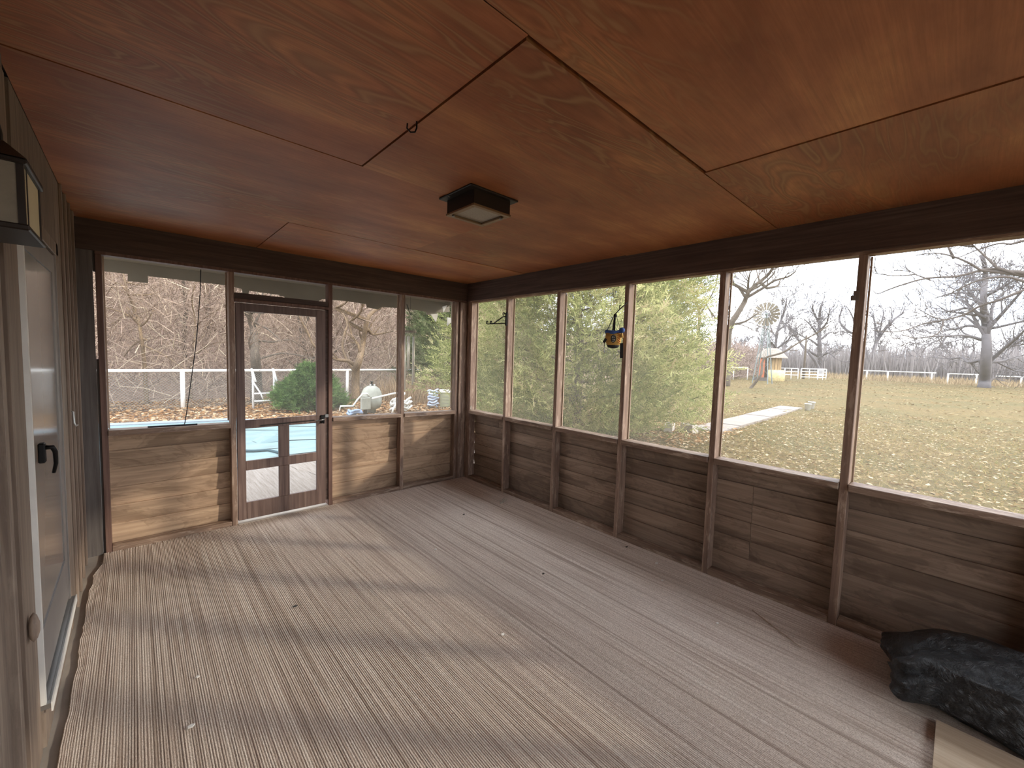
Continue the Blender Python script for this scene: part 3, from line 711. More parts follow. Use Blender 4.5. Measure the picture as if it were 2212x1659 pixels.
LUM[0] = .68
def pool_far(x): return 7.72 - .2 * (x + 3.5) - .8 * np.maximum(0, x + 1.5)
def leaves(name, n, region, size, stops, label, seed, dens=None):
    rng = np.random.default_rng(seed); x0, x1, y0, y1 = region
    X = rng.uniform(x0, x1, n * 3); Y = rng.uniform(y0, y1, n * 3)
    keep = np.ones(len(X), bool) if dens is None else dens(X, Y, rng)
    X = X[keep][:n]; Y = Y[keep][:n]; n = len(X)
    a = rng.uniform(0, 2 * np.pi, n); L = rng.uniform(.55, 1.25, n) * size; Wd = L * rng.uniform(.45, .75, n)
    ca, sa = np.cos(a), np.sin(a); tilt = rng.uniform(-.5, .5, n) * L; roll = rng.uniform(.0, .5, n) * Wd
    Z = hill(X, Y) + .008 + rng.uniform(0, .02, n)
    def P(u, v, z): return np.stack([X + ca * u - sa * v, Y + sa * u + ca * v, Z + z], -1)
    zz = np.zeros(n)
    V = np.stack([P(-L / 2, zz, np.maximum(0, -tilt * .5)), P(zz, -Wd / 2, roll), P(L / 2, zz, np.maximum(0, tilt * .6)), P(zz, Wd / 2, roll * .7)], 1)
    I = np.arange(n)[:, None] * 4
    F = np.concatenate([I + [0, 1, 2], I + [0, 2, 3]], 1).reshape(-1, 3)
    o = obj(name, fast_mesh(name, V.reshape(-1, 3), F, np.repeat(rng.random(n), 2)), m_tint(name + '_colours', stops, .85, .25))
    return tag(o, label, 'leaves', kind='stuff')
LEAF = [(0, '8a5f3d'), (.35, 'b98a5c'), (.7, 'd8b48a'), (1, 'ead2b0')]
leaves('leaf_bed', 21000, (-9, 7, 5.0, 12.5), .13, LEAF, 'thick bed of dry brown leaves along the white pipe fence', 1,
       lambda X, Y, r: (Y > np.where(X < 1.05, pool_far(X) + .1, 4.9)))
leaves('lawn_leaves', 30000, (.3, 18, -11, 6), .075, [(0, '6d5438'), (.4, '957b55'), (.75, 'bda67f'), (1, 'dccdb0')], 'pale dry leaves scattered over the lawn next to the porch', 2,
       lambda X, Y, r: r.random(len(X)) < np.clip(1.25 - np.hypot(X, Y + 2) / 17, .12, 1) * ~((X < 2.2) & (Y > 0)) * ~((np.abs(Y - .1 - (X - 7.6) * .031) < .42) & (X > 7.4) & (X < 16.7)))
leaves('far_lawn_leaves', 9000, (14, 62, -26, 14), .16, [(0, '7d6646'), (.5, 'a48c63'), (1, 'c9b791')], 'dry leaves flecking the far lawn towards the windmill', 3)
leaves('cedar_leaf_drift', 5000, (1.2, 9.5, -.6, 5.2), .10, LEAF, 'orange brown leaf drift under the big cedar', 5, lambda X, Y, r: np.hypot(X - 5, Y - 2) < 4.2)

def blades(name, n, region, h, stops, label, seed, wd=.006, lean=.5, dens=None, cat='grass'):
    rng = np.random.default_rng(seed); x0, x1, y0, y1 = region
    X = rng.uniform(x0, x1, n); Y = rng.uniform(y0, y1, n)
    if dens is not None:
        kp = dens(X, Y, rng); X = X[kp]; Y = Y[kp]; n = len(X)
    a = rng.uniform(0, 2 * np.pi, n); H = rng.uniform(.4, 1.2, n) * h; W_ = wd * rng.uniform(.6, 1.5, n); Z = hill(X, Y) - .02
    lx = rng.normal(0, lean, n) * H; ly = rng.normal(0, lean, n) * H
    V = np.stack([np.stack([X - np.cos(a) * W_, Y - np.sin(a) * W_, Z], -1), np.stack([X + np.cos(a) * W_, Y + np.sin(a) * W_, Z], -1), np.stack([X + lx, Y + ly, Z + H], -1)], 1)
    F = np.arange(3 * n).reshape(n, 3)
    o = obj(name, fast_mesh(name, V.reshape(-1, 3), F, rng.random(n)), m_tint(name + '_colours', stops, .9, .3))
    return tag(o, label, cat, kind='stuff')
blades('lawn_grass', 110000, (.25, 24, -13, 6), .06, [(0, '76683c'), (.3, '9f8a58'), (.7, 'c4ab78'), (1, '84864c')], 'short dry grass of the lawn outside the long screens', 11, .006, .9,
       lambda X, Y, r: r.random(len(X)) < np.clip(1.3 - np.hypot(X, Y + 3) / 20, .1, 1) * ~((X < 2.2) & (Y > 0)) * ~((np.abs(Y - .1 - (X - 7.6) * .031) < .42) & (X > 7.4) & (X < 16.7)))

LUM[0] = .44
# ---- patio, pool with its turquoise cover
pa = tag(empty('patio', (-2, 1.3, GZ)), 'cracked broom-finished concrete patio outside the screen door', 'patio')
k = N('broomed_concrete'); v = k.coord((16, .8, 1)); br = k.noise(v, 3.0, 5, .7); sp_ = k.noise(k.coord(), 55, 4, .7)
cc = k.ramp(br, [(.3, 'a6978a'), (.7, 'd6cabf')]); cc = k.mix(k.math('MULTIPLY', k.ramp(sp_, [(.3, 'ffffff'), (.42, '000000')]), .6), cc, '857a70')
MAT['patio'] = k.principled(cc, .9, 0, k.bump(br, .4, .004), .2)
cr = [(-1.62, 2.44), (-1.60, 2.36), (-1.555, 2.30), (-1.55, 2.22), (-1.47, 2.10), (-1.45, 1.9), (-1.36, 1.7), (-1.30, 1.2), (-1.34, .7), (-1.25, .15)]
cr2 = [(-1.06, 2.44), (-1.02, 2.33), (-.93, 2.29), (-.90, 2.20), (-.80, 2.16), (-.62, 1.9), (-.5, 1.2), (-.55, .15)]
off = lambda P, d: [(x + d, y_) for x, y_ in P]
MB().prism([(-6.5, .15)] + [(-6.5, 2.44)] + off(cr, -.009), GZ - .05, -.098).build('slab', MAT['patio'], pa)
MB().prism(off(cr, .009)[::-1] + off(cr2, -.02), GZ - .05, -.104).build('slab', MAT['patio'], pa)
MB().prism(off(cr2, .02)[::-1] + [(2.0, 2.44), (2.0, .15)], GZ - .05, -.095).build('slab', MAT['patio'], pa)
pool = tag(empty('covered_pool', (-2, 5, GZ)), 'swimming pool under a faded turquoise cover with dark seams', 'pool')
k = N('turquoise_vinyl'); a = k.noise(k.coord((.6, 2, 1)), 2.0, 5); MAT['vinyl'] = k.principled(k.mix(k.math('MULTIPLY', k.ramp(k.noise(k.coord((1, 2.5, 1)), 1.1, 4), [(.55, '000000'), (.7, 'ffffff')]), .5), k.ramp(a, [(.3, '8fb8bd'), (.7, 'aecdd0')]), '94a39a'), .5, 0, k.bump(a, .3, .05), .4)
MAT['coping'] = m_plain('pool_coping', 'b9c6cf', .7, 0, .1); MAT['seam'] = m_plain('cover_seam', '39626e', .7)
PX0, PX1 = -7.0, .72
def py_(x, y): return 2.46 + (y - 2.46) * (float(pool_far(x)) - 2.46) / (8.0 - 2.46)
def pstrip(name, y0, y1, z0, z1, m):
    xs_ = [PX0, -4.0, -1.5, -1.1, -.5, 0, PX1]; q = [(x, py_(x, y0)) for x in xs_] + [(x, py_(x, y1)) for x in xs_[::-1]]
    return MB().prism(q, z0, z1).build(name, m, pool)
pstrip('coping', 2.46, 2.66, GZ - .05, -.085, MAT['coping']); pstrip('coping', 7.70, 8.0, GZ - .05, -.10, MAT['coping'])
pstrip('cover_backing', 2.664, 7.696, GZ - .1, -.135, MAT['seam'])
MB().prism([(PX1 + .001, 2.46), (PX1 + .28, 2.46), (PX1 + .28, py_(PX1, 8.0)), (PX1 + .001, py_(PX1, 8.0))], GZ - .05, -.10).build('coping', MAT['coping'], pool)
yy = [2.67, 3.05, 3.72, 4.5, 5.3, 6.1, 6.9, 7.69]
for a, b in zip(yy[:-1], yy[1:]):
    n = 40; xs = np.linspace(PX0, PX1, n + 1); m = MB(); V = []
    for j in range(5):
        yv = a + .012 + (b - a - .024) * j / 4
        V += [(x, py_(x, yv), -.122 + .010 * math.sin(j * math.pi / 4) + .006 * math.sin(x * 2.3 + a * 5)) for x in xs]
    F = [(j * (n + 1) + i, j * (n + 1) + i + 1, (j + 1) * (n + 1) + i + 1, (j + 1) * (n + 1) + i) for j in range(4) for i in range(n)]
    m.add(V, F); m.build('cover_panel', MAT['vinyl'], pool, True)
fl = tag(empty('peaked_fold', (-1.28, 4.3, -.11)), 'small peaked fold standing up on the turquoise pool cover', 'fold')
MB().hexa([(-1.50, 4.02, -.112), (-1.04, 4.05, -.112), (-.98, 4.40, -.112), (-1.55, 4.38, -.112), (-1.36, 4.14, -.02), (-1.22, 4.14, -.015), (-1.20, 4.25, .0), (-1.36, 4.25, -.005)]).build('fold_cloth', MAT['vinyl'], fl)
tag(MB().tube([(-2.25, 4.0, -.098), (-1.95, 3.62, -.098), (-1.70, 3.42, -.098), (-1.50, 3.35, -.098), (-1.45, 3.22, -.1), (-1.40, 3.05, -.1), (-1.30, 2.96, -.1)], .022, 6).build('loose_hose', MAT['seam'], None, True), 'grey hose curling across the turquoise pool cover', 'hose')

LUM[0] = 1.0
# ---- white pipe fence with chain link along the pool
MAT['pipe'] = m_plain('white_pipe', 'e8e6e0', .5, 0, .06); MAT['wire'] = m_plain('galvanised_wire', '8a8a84', .5, .4)
def pipe_fence(name, A, B, h, posts, rp, rr, label, mesh=True, rails=(1.0,), group=None, sp=.075, wr_=.004):
    A = Vector(A); B = Vector(B); o = tag(empty(name, tuple(A)), label, 'fence', group); d = (B - A)
    L = d.length; dn = d.normalized()
    for rz in rails: MB().tube([A + Vector((0, 0, h * rz)), B + Vector((0, 0, h * rz))], rr, 8).build('rail', MAT['pipe'], o, True)
    for t in posts:
        p = A + d * t; MB().tube([p + Vector((0, 0, -.05)), p + Vector((0, 0, h - rr * .5))], rp, 8).build('fence_post', MAT['pipe'], o, True)
    if mesh:
        n = int(L / sp) + int(h / sp); S = []
        for s_ in (1, -1):
            for i in range(n):
                u0 = i * sp - (h if s_ > 0 else 0)
                a0, a1 = (u0, u0 + h) if s_ > 0 else (u0 + 0, u0 - h)
                z0, z1 = 0.02, h - rr
                p0 = A + dn * a0 + Vector((0, 0, z0)); p1 = A + dn * a1 + Vector((0, 0, z1))
                if min(a0, a1) < 0 or max(a0, a1) > L: continue
                S.append((p0, p1))
        P0 = np.array([tuple(a) for a, b in S]); P1 = np.array([tuple(b) for a, b in S])
        me = seg_mesh('chain_link', P0, P1, np.full(len(S), wr_), np.full(len(S), wr_), 3)
        q = obj('chain_link', me, MAT['wire'], o); q['kind'] = 'stuff'
    return o

def seg_mesh(name, P0, P1, R0, R1, n=3, tint=None):
    P0 = np.asarray(P0, float); P1 = np.asarray(P1, float); d = P1 - P0; d /= np.maximum(1e-9, np.linalg.norm(d, axis=1))[:, None]
    ref = np.where(np.abs(d[:, 2:3]) > .9, np.array([[1., 0, 0]]), np.array([[0., 0, 1.]]))
    a = np.cross(d, ref); a /= np.linalg.norm(a, axis=1)[:, None]; b = np.cross(d, a); m = len(P0)
    V = np.zeros((m, 2 * n, 3))
    for j in range(n):
        q = 2 * np.pi * j / n; off_ = a * np.cos(q) + b * np.sin(q)
        V[:, j] = P0 + off_ * np.asarray(R0)[:, None]; V[:, n + j] = P1 + off_ * np.asarray(R1)[:, None]
    I = np.arange(m)[:, None] * 2 * n
    F = np.concatenate([I + np.array([[j, (j + 1) % n, n + (j + 1) % n, n + j]]) for j in range(n)], 1).reshape(-1, 4)
    return fast_mesh(name, V.reshape(-1, 3), F, None if tint is None else np.repeat(tint, n))

pipe_fence('pipe_fence', (-11.2, 10.15, GZ), (9.2, 10.75, GZ), 1.07, [.0, .23, .446, .672, .89], .055, .042, 'white pipe and chain link fence between the pool and the woods')

LUM[0] = .7
# ---- bare trees
def part(nm, me, o):
    q = obj(nm, me, None, o)
    if nm != 'trunk': q['kind'] = 'stuff'
    return q
def catmull(P, k=3):
    P = [Vector(p) for p in P]
    if len(P) < 3: return P
    Q = [P[0] * 2 - P[1]] + P + [P[-1] * 2 - P[-2]]; out = []
    for i in range(1, len(Q) - 2):
        for j in range(k):
            t = j / k; p0, p1, p2, p3 = Q[i - 1:i + 3]
            out.append(.5 * ((2 * p1) + (p2 - p0) * t + (2 * p0 - 5 * p1 + 4 * p2 - p3) * t * t + (3 * p1 - p0 - 3 * p2 + p3) * t ** 3))
    return out + [P[-1]]

class Tree:
    def __init__(s, seed, thick=1e9): s.r = random.Random(seed); s.S = []; s.T = []; s.thick = thick
    def poly(s, P, r0, r1):
        n = len(P) - 1
        if r0 >= s.thick:
            s.T.append((list(P), [r0 + (r1 - r0) * (i / n) ** .8 for i in range(n + 1)])); return
        for i in range(n):
            s.S.append((P[i], P[i + 1], r0 + (r1 - r0) * i / n, r0 + (r1 - r0) * (i + 1) / n))
    def spawn(s, P, r0, r1, n, L, lev, up=.15, lo=.25, rmin=.004, flat=1.0):
        r = s.r
        for _ in range(n):
            t = lo + (1 - lo) * r.random(); f = t * (len(P) - 1); i = min(int(f), len(P) - 2); p = P[i].lerp(P[i + 1], f - i)
            d = (P[i + 1] - P[i]).normalized(); rv = Vector((r.gauss(0, 1), r.gauss(0, 1), r.gauss(0, 1) * flat))
            rv = (rv - d * rv.dot(d)); rv.normalize(); ang = r.uniform(.45, 1.05)
            dd = (d * math.cos(ang) + rv * math.sin(ang) + Vector((0, 0, up))).normalized(); l = L * r.uniform(.5, 1.15)
            rb = max(rmin, (r0 + (r1 - r0) * t) * r.uniform(.35, .6)); Q = [p]; k = 4 if lev > 0 else 3
            for j in range(k):
                dd = (dd + Vector((r.gauss(0, .22), r.gauss(0, .22), r.gauss(0, .16) + up * .4))).normalized(); Q.append(Q[-1] + dd * l / k)
            re = max(rmin * .6, rb * .3); s.poly(Q, rb, re)
            if lev > 0: s.spawn(Q, rb, re, max(2, int(n * .6)), l * .55, lev - 1, up, .2, rmin, flat)
    def mesh(s, name, rsplit, big, thin):
        out = []
        if s.T:
            m = MB()
            for P, R in s.T: m.tube(P, R, 9)
            me = m.mesh('trunk'); me.polygons.foreach_set('use_smooth', [True] * len(me.polygons)); me.materials.append(big); out.append(('trunk', me))
        for nm, sel, k in (('boughs', lambda q: q[2] >= rsplit, 6), ('twigs', lambda q: q[2] < rsplit, 3)):
            S = [q for q in s.S if sel(q)]
            if not S: continue
            me = seg_mesh(nm, [tuple(q[0]) for q in S], [tuple(q[1]) for q in S], [q[2] for q in S], [q[3] for q in S], k)
            me.materials.append(big if nm == 'boughs' else thin); out.append((nm, me))
        return out

MAT['bark'] = m_wood('grey_bark', '4b4038', '6d6054', '8f8171', 'z', .9, 'a99a86', .3)
MAT['bark_tan'] = m_wood('tan_bark', '5e4c3b', '86705a', 'ab9479', 'z', .9, 'c9a878', .4)
MAT['twig_tan'] = m_plain('tan_twigs', '9c8471', .9, 0, .25, 3); MAT['twig_grey'] = m_plain('grey_twigs', '77695f', .9, 0, .2, 3)
MAT['bark_far'] = m_plain('far_bark', '6e686a', .9, 0, .15, 2); MAT['twig_far'] = m_plain('far_twigs', '7d777a', .9, 0, .15, 2)  # distant trees: haze mixed into the grey of bark and twigs
def tree(name, label, trunk, limbs, rt, rl, n, L, lev, seed, mats=('bark', 'twig_grey'), up=.15, rmin=.004, depth=.5, sub=None, group=None, split=None, cat='tree'):
    t = Tree(seed, rl * .9); r = t.r; P = catmull(trunk); b = Vector((P[0].x, P[0].y, float(hill(np.array(P[0].x), np.array(P[0].y))) - .05))
    if P[0].z > b.z + .05: P = [b] + P
    nv = Vector((P[0].x - CAM[0], P[0].y - CAM[1], 0)).normalized()
    P = [p + nv * depth * .35 * math.sin(i * .8) for i, p in enumerate(P)]
    t.poly(P, rt, rt * .3); t.spawn(P, rt, rt * .3, n, L, lev, up, .35, rmin)
    for l in limbs:
        Q = catmull(l); dv = r.choice((-1, 1)) * r.uniform(.4, 1.2) * depth
        # start on the trunk, then lean away in depth
        q0 = min(P, key=lambda p: (p - Q[0]).length); d0 = (q0 - Q[0]).dot(nv)
        Q = [p + nv * (d0 + dv * (i / len(Q)) ** 1.3 * 2) for i, p in enumerate(Q)]
        if (q0 - Q[0]).length > .02: Q = [q0] + Q
        t.poly(Q, rl, rl * .3); t.spawn(Q, rl, rl * .3, sub or n, L * .75, lev, up, .2, rmin)
    o = tag(empty(name, tuple(b)), label, cat, group)
    for nm, me in t.mesh(name, split or rmin * 3.2, MAT[mats[0]], MAT[mats[1]]): part(nm, me, o)
    return o
LUM[0] = 1.0
TREES={'T1':([(-2.84,11.77,-0.4),(-2.87,11.77,1.07),(-2.94,11.77,2.01),(-3.0,11.77,2.45),(-3.15,11.77,2.94),(-3.24,11.77,3.43),(-3.29,11.77,3.89)],[[(-2.96,11.77,2.04),(-2.79,11.77,2.21),(-2.63,11.77,2.55)],[(-3.03,11.77,2.37),(-3.29,11.77,2.33),(-3.5,11.77,2.1),(-3.59,11.76,1.84)],[(-3.15,11.77,2.98),(-3.4,11.77,3.29),(-3.65,11.76,2.95)],[(-3.22,11.77,3.28),(-2.91,11.77,3.2),(-2.74,11.77,3.19)],[(-2.8,11.77,1.69),(-3.0,11.77,1.62),(-3.19,11.77,1.39),(-3.36,11.77,1.07)],[(-2.95,11.77,1.59),(-2.66,11.77,1.41),(-2.31,11.77,1.18),(-1.95,11.77,0.77)],[(-3.18,11.77,2.94),(-2.67,11.77,3.03),(-2.26,11.77,3.32)]]),'T1b':([(-1.73,12.72,-0.46),(-1.73,12.72,0.73),(-1.63,12.71,1.61),(-1.59,12.7,2.34),(-1.66,12.71,3.06),(-1.51,12.69,3.73)],[[(-1.63,12.71,1.61),(-1.36,12.68,1.92),(-1.3,12.67,2.11)],[(-1.55,12.7,1.32),(-1.22,12.66,1.63),(-0.85,12.63,1.72)],[(-1.59,12.7,2.16),(-1.38,12.68,2.43),(-0.99,12.64,2.76)],[(-1.7,12.71,1.06),(-2.01,12.74,1.31),(-2.4,12.78,2.11)]]),'T2':([(-0.28,10.71,-0.38),(-0.27,10.7,0.8),(-0.3,10.71,1.36),(-0.32,10.71,2.06),(-0.43,10.73,2.54),(-0.45,10.74,2.95)],[[(-0.24,10.7,1.4),(-0.17,10.69,1.72),(-0.26,10.7,2.07),(-0.31,10.71,2.34)],[(-0.28,10.71,2.35),(0.04,10.65,2.16),(0.25,10.61,1.95),(0.44,10.57,1.75)],[(-0.09,10.67,1.26),(0.4,10.58,1.42),(0.91,10.49,1.36),(1.41,10.39,1.22)],[(-0.17,10.69,1.79),(0.19,10.62,1.77),(0.63,10.54,1.86),(0.98,10.47,1.7),(1.17,10.44,1.52),(1.41,10.39,1.6)],[(-0.41,10.73,1.5),(-0.44,10.73,1.78),(-0.32,10.71,2.06)]]),'T3':([(2.47,9.7,-0.32),(2.47,9.7,0.84),(2.56,9.66,1.22),(2.66,9.62,1.69),(2.73,9.6,2.23),(2.86,9.55,2.77),(3.2,9.41,3.1),(3.76,9.19,3.41)],[[(2.47,9.7,0.8),(2.23,9.79,1.21),(2.07,9.86,1.66),(2.13,9.83,2.19),(2.2,9.81,2.5),(2.07,9.86,2.86),(1.81,9.96,3.07)],[(2.27,9.78,1.22),(1.87,9.94,1.28),(1.33,10.15,1.64),(1.12,10.23,2.14),(0.94,10.31,2.57),(0.82,10.35,3.06)],[(2.83,9.56,2.31),(2.97,9.5,2.16),(3.28,9.38,2.22),(3.7,9.22,2.36)],[(2.26,9.78,2.5),(2.62,9.64,2.87),(2.66,9.63,3.4)],[(1.87,9.94,2.93),(2.19,9.81,3.1),(2.32,9.76,3.41)]]),'T5':([(28.86,7.39,0.45),(28.84,7.46,3.77),(29.01,6.99,5.07),(29.14,6.63,5.94),(29.2,6.47,6.49),(29.41,5.86,7.24),(29.6,5.32,7.83),(29.68,5.1,8.31)],[[(29.13,6.65,6.26),(29.0,7.02,6.91),(28.87,7.37,7.17),(28.77,7.65,7.35)],[(28.87,7.37,7.13),(28.78,7.62,7.99),(28.89,7.34,8.92)],[(29.18,6.52,6.17),(29.47,5.7,6.69),(29.69,5.09,7.08),(29.91,4.48,7.16),(30.01,4.18,7.33)],[(29.19,6.47,6.57),(29.18,6.51,7.2),(29.19,6.47,7.67)],[(28.93,7.21,4.26),(29.17,6.55,4.42),(29.39,5.92,4.89)],[(29.58,5.39,6.79),(29.8,4.78,7.02),(29.87,4.57,7.62)]]),'T4':([(29.89,10.22,0.46),(29.93,10.14,3.9),(29.94,10.12,4.96),(29.85,10.32,6.03),(29.69,10.66,6.92),(29.55,10.95,8.26),(29.49,11.09,9.59)],[[(29.92,10.16,5.14),(30.12,9.73,6.02),(30.33,9.28,7.05),(30.4,9.12,8.08)],[(29.85,10.32,6.03),(29.49,11.09,6.58),(29.13,11.86,6.69)],[(29.68,10.68,7.28),(29.32,11.46,7.93),(28.82,12.55,8.07)],[(29.56,10.93,7.82),(29.86,10.3,8.49),(30.18,9.59,8.97)],[(30.12,9.73,6.02),(30.41,9.09,4.96),(30.52,8.87,4.78)]]),'T6':([(54.85,11.4,0.04),(54.82,11.51,1.87),(54.85,11.39,5.45),(54.94,11.04,7.08),(55.01,10.75,8.69),(55.01,10.75,9.5)],[[(54.83,11.48,3.25),(54.63,12.26,4.9),(54.57,12.48,6.56)],[(54.85,11.39,5.45),(55.09,10.45,6.53),(55.21,9.97,7.59)],[(54.83,11.45,4.63),(54.67,12.1,6.01),(54.7,11.97,7.65)],[(54.91,11.16,3.53),(55.12,10.32,4.36),(55.32,9.53,5.71),(55.43,9.13,6.24)]]),'T7':([(75.5,10.75,-0.15),(75.46,10.96,3.04),(75.41,11.2,5.66),(75.38,11.36,8.1),(75.39,11.34,10.0),(75.42,11.14,11.2)],[[(75.41,11.21,5.83),(75.2,12.29,7.42),(75.06,13.04,8.14)],[(75.44,11.04,4.26),(75.23,12.15,5.3),(74.98,13.48,6.01),(74.71,14.87,7.1)],[(75.41,11.2,6.7),(75.57,10.4,8.07),(75.6,10.24,9.79)],[(75.43,11.11,5.31),(75.64,10.02,6.52),(75.84,8.96,6.68)],[(75.42,11.16,2.86),(75.14,12.63,3.89),(74.87,14.04,5.66),(74.68,15.05,7.64)],[(75.38,11.36,8.1),(75.23,12.15,9.69),(75.19,12.37,10.92)],[(75.46,10.94,2.69),(75.65,9.96,3.41),(75.81,9.09,2.57)]]),'T7b':([(69.63,9.74,0.77),(69.49,10.35,2.1),(69.29,11.21,3.39),(69.1,12.06,4.36),(68.89,12.99,6.34),(68.72,13.72,7.18)],[]),'T8':([(91.27,6.83,0.39),(91.31,6.48,1.19),(91.31,6.43,4.5),(91.38,5.89,6.68),(91.49,4.94,8.46),(91.6,3.99,9.86),(91.69,3.15,10.7)],[[(91.33,6.32,5.96),(91.29,6.67,9.05),(91.23,7.12,10.7)],[(91.49,4.94,8.46),(91.56,4.32,7.03)],[(91.36,6.0,6.32),(91.4,5.71,9.92),(91.42,5.53,11.17)]]),'T8b':([(89.3,6.41,0.26),(89.27,6.68,1.55),(89.18,7.45,4.78),(89.01,8.84,6.96),(88.87,10.03,7.71),(88.73,11.16,9.58),(88.76,10.87,11.78)],[[(89.05,8.54,6.59),(88.95,9.32,9.88),(88.83,10.3,11.75)],[(89.18,7.45,4.78),(89.19,7.32,8.92)]]),'T9':([(58.9,-5.72,0.01),(58.9,-5.7,1.49),(58.9,-5.58,4.09),(58.9,-5.36,6.18),(58.91,-5.11,7.74),(58.91,-5.03,9.82),(58.91,-4.98,11.47),(58.92,-4.62,12.65)],[[(58.9,-5.55,4.61),(58.9,-5.67,6.68),(58.9,-5.75,8.31),(58.88,-6.39,9.68),(58.87,-6.98,10.41)],[(58.91,-5.2,7.53),(58.93,-4.41,8.84),(58.95,-3.56,10.61),(58.97,-2.72,11.13)],[(58.89,-5.91,2.43),(58.87,-6.81,3.79),(58.86,-7.4,4.6),(58.85,-7.9,5.58)],[(58.89,-5.92,2.33),(58.87,-6.9,2.57),(58.84,-7.98,3.0)],[(58.9,-5.4,5.66),(58.93,-4.25,6.01),(58.96,-3.18,5.72),(58.97,-2.38,6.29)],[(58.9,-5.49,4.41),(58.93,-4.34,4.84),(58.95,-3.25,4.75),(58.99,-1.88,4.54)],[(58.91,-5.26,6.7),(58.93,-4.14,7.6),(58.95,-3.28,7.33),(58.97,-2.47,7.16)],[(58.91,-5.1,7.95),(58.94,-4.02,9.29),(58.96,-2.88,9.83),(59.0,-1.2,9.78)],[(58.9,-5.61,5.65),(58.88,-6.44,7.15),(58.86,-7.13,8.41),(58.85,-7.63,9.35)],[(58.91,-5.25,8.77),(58.88,-6.4,9.47),(58.86,-7.33,9.97)],[(58.91,-5.05,9.61),(58.93,-4.24,11.15),(58.94,-3.67,13.11)],[(58.91,-5.28,2.52),(58.92,-4.52,2.29),(58.94,-3.9,2.8),(58.96,-2.95,2.56)]]),'T10':([[(7.88,-5.16,3.01),(7.91,-4.8,3.21),(7.93,-4.6,3.27),(7.94,-4.48,3.33),(7.96,-4.31,3.32),(7.99,-4.05,3.23),(8.02,-3.69,3.22),(8.05,-3.39,3.15),(8.08,-3.12,3.09),(8.1,-2.91,3.07),(8.11,-2.77,3.18)]],[[(7.94,-4.5,3.33),(7.96,-4.34,3.57),(7.97,-4.21,3.74),(7.98,-4.08,3.9)],[(7.96,-4.31,3.32),(7.97,-4.17,3.45),(7.99,-3.97,3.58),(8.02,-3.74,3.68),(8.05,-3.44,3.73)],[(7.99,-3.97,3.58),(8.0,-3.9,3.76),(8.01,-3.84,3.89)],[(8.02,-3.69,3.22),(8.04,-3.49,3.36),(8.06,-3.34,3.48),(8.08,-3.13,3.51)],[(8.04,-3.49,3.36),(8.07,-3.17,3.38),(8.1,-2.88,3.44)],[(7.91,-4.81,3.06),(7.93,-4.61,3.15),(7.96,-4.32,3.12),(7.99,-4.06,3.0),(8.0,-3.87,2.92)],[(7.91,-4.82,2.92),(7.93,-4.57,2.78),(7.96,-4.33,2.69),(7.98,-4.16,2.57),(8.0,-3.92,2.48),(8.02,-3.68,2.42),(8.04,-3.48,2.29),(8.06,-3.3,2.24),(8.09,-3.0,2.28)],[(8.0,-3.92,2.48),(8.01,-3.81,2.51),(8.02,-3.68,2.6),(8.03,-3.57,2.69)],[(8.0,-3.92,2.48),(8.0,-3.9,2.28),(8.01,-3.82,2.16),(8.03,-3.61,2.12),(8.05,-3.4,2.2)],[(7.97,-4.2,3.75),(8.0,-3.87,3.81),(8.04,-3.49,3.84)],[(7.92,-4.76,3.74),(7.93,-4.62,3.72),(7.95,-4.47,3.79),(7.97,-4.2,3.73),(7.99,-3.99,3.6)]]),'lean':([(28.41,5.61,-0.17),(28.49,5.37,0.23),(28.58,5.07,0.88),(28.6,5.0,1.86),(28.91,4.01,2.3),(29.17,3.2,2.98),(29.42,2.41,3.53),(29.62,1.76,4.09)],[])}
A_ = TREES
tree('leaning_tree', 'bare leaning tree with a crooked trunk seen through the screen by the house', *A_['T1'], .06, .032, 8, 1.5, 2, 21, ('bark_tan', 'twig_tan'), depth=.6, rmin=.006)
tree('pale_sapling', 'pale slender bare tree left of the screen door behind the fence post', *A_['T1b'], .05, .026, 7, 1.2, 2, 22, ('bark_tan', 'twig_tan'), depth=.6, rmin=.006)
tree('stout_tree', 'stout grey bare tree behind the pool ladder', *A_['T2'], .19, .036, 7, 1.4, 2, 23, ('bark', 'twig_tan'), depth=.7, rmin=.006)
tree('forked_tree', 'big bare tree with forked trunk behind the pool filter', *A_['T3'], .15, .065, 7, 1.5, 2, 24, ('bark_tan', 'twig_tan'), depth=.7, rmin=.006)
tree('twisted_tree', 'dark bare tree rising just behind the big cedar', *A_['T4'], .16, .09, 9, 3.2, 2, 25, ('bark', 'twig_grey'), depth=1.2, rmin=.016)
tree('spreading_tree', 'tall bare tree leaning right above the windmill', *A_['T5'], .26, .12, 7, 2.4, 2, 26, ('bark', 'twig_grey'), depth=1.2, rmin=.016)
tree('feathery_tree', 'slender bare tree right behind the windmill', *A_['T6'], .22, .12, 9, 4, 2, 27, ('bark_far', 'twig_far'), depth=2, rmin=.03)
tree('upright_tree', 'upright bare tree at the end of the white gates', *A_['T7'], .42, .2, 8, 4, 2, 28, ('bark_far', 'twig_far'), depth=2.5, rmin=.04)
tree('slanting_tree', 'thin bare trunk slanting left beside the white gates', *A_['T7b'], .25, .1, 8, 3, 1, 29, ('bark_far', 'twig_far'), depth=1, rmin=.04)
tree('far_forked_tree', 'far forked bare tree just right of the fifth post', *A_['T8'], .42, .2, 7, 4, 2, 30, ('bark_far', 'twig_far'), depth=2.5, rmin=.045)
tree('far_leaning_tree', 'far bare tree leaning left behind the fifth post', *A_['T8b'], .4, .2, 7, 4, 2, 31, ('bark_far', 'twig_far'), depth=2.5, rmin=.045)
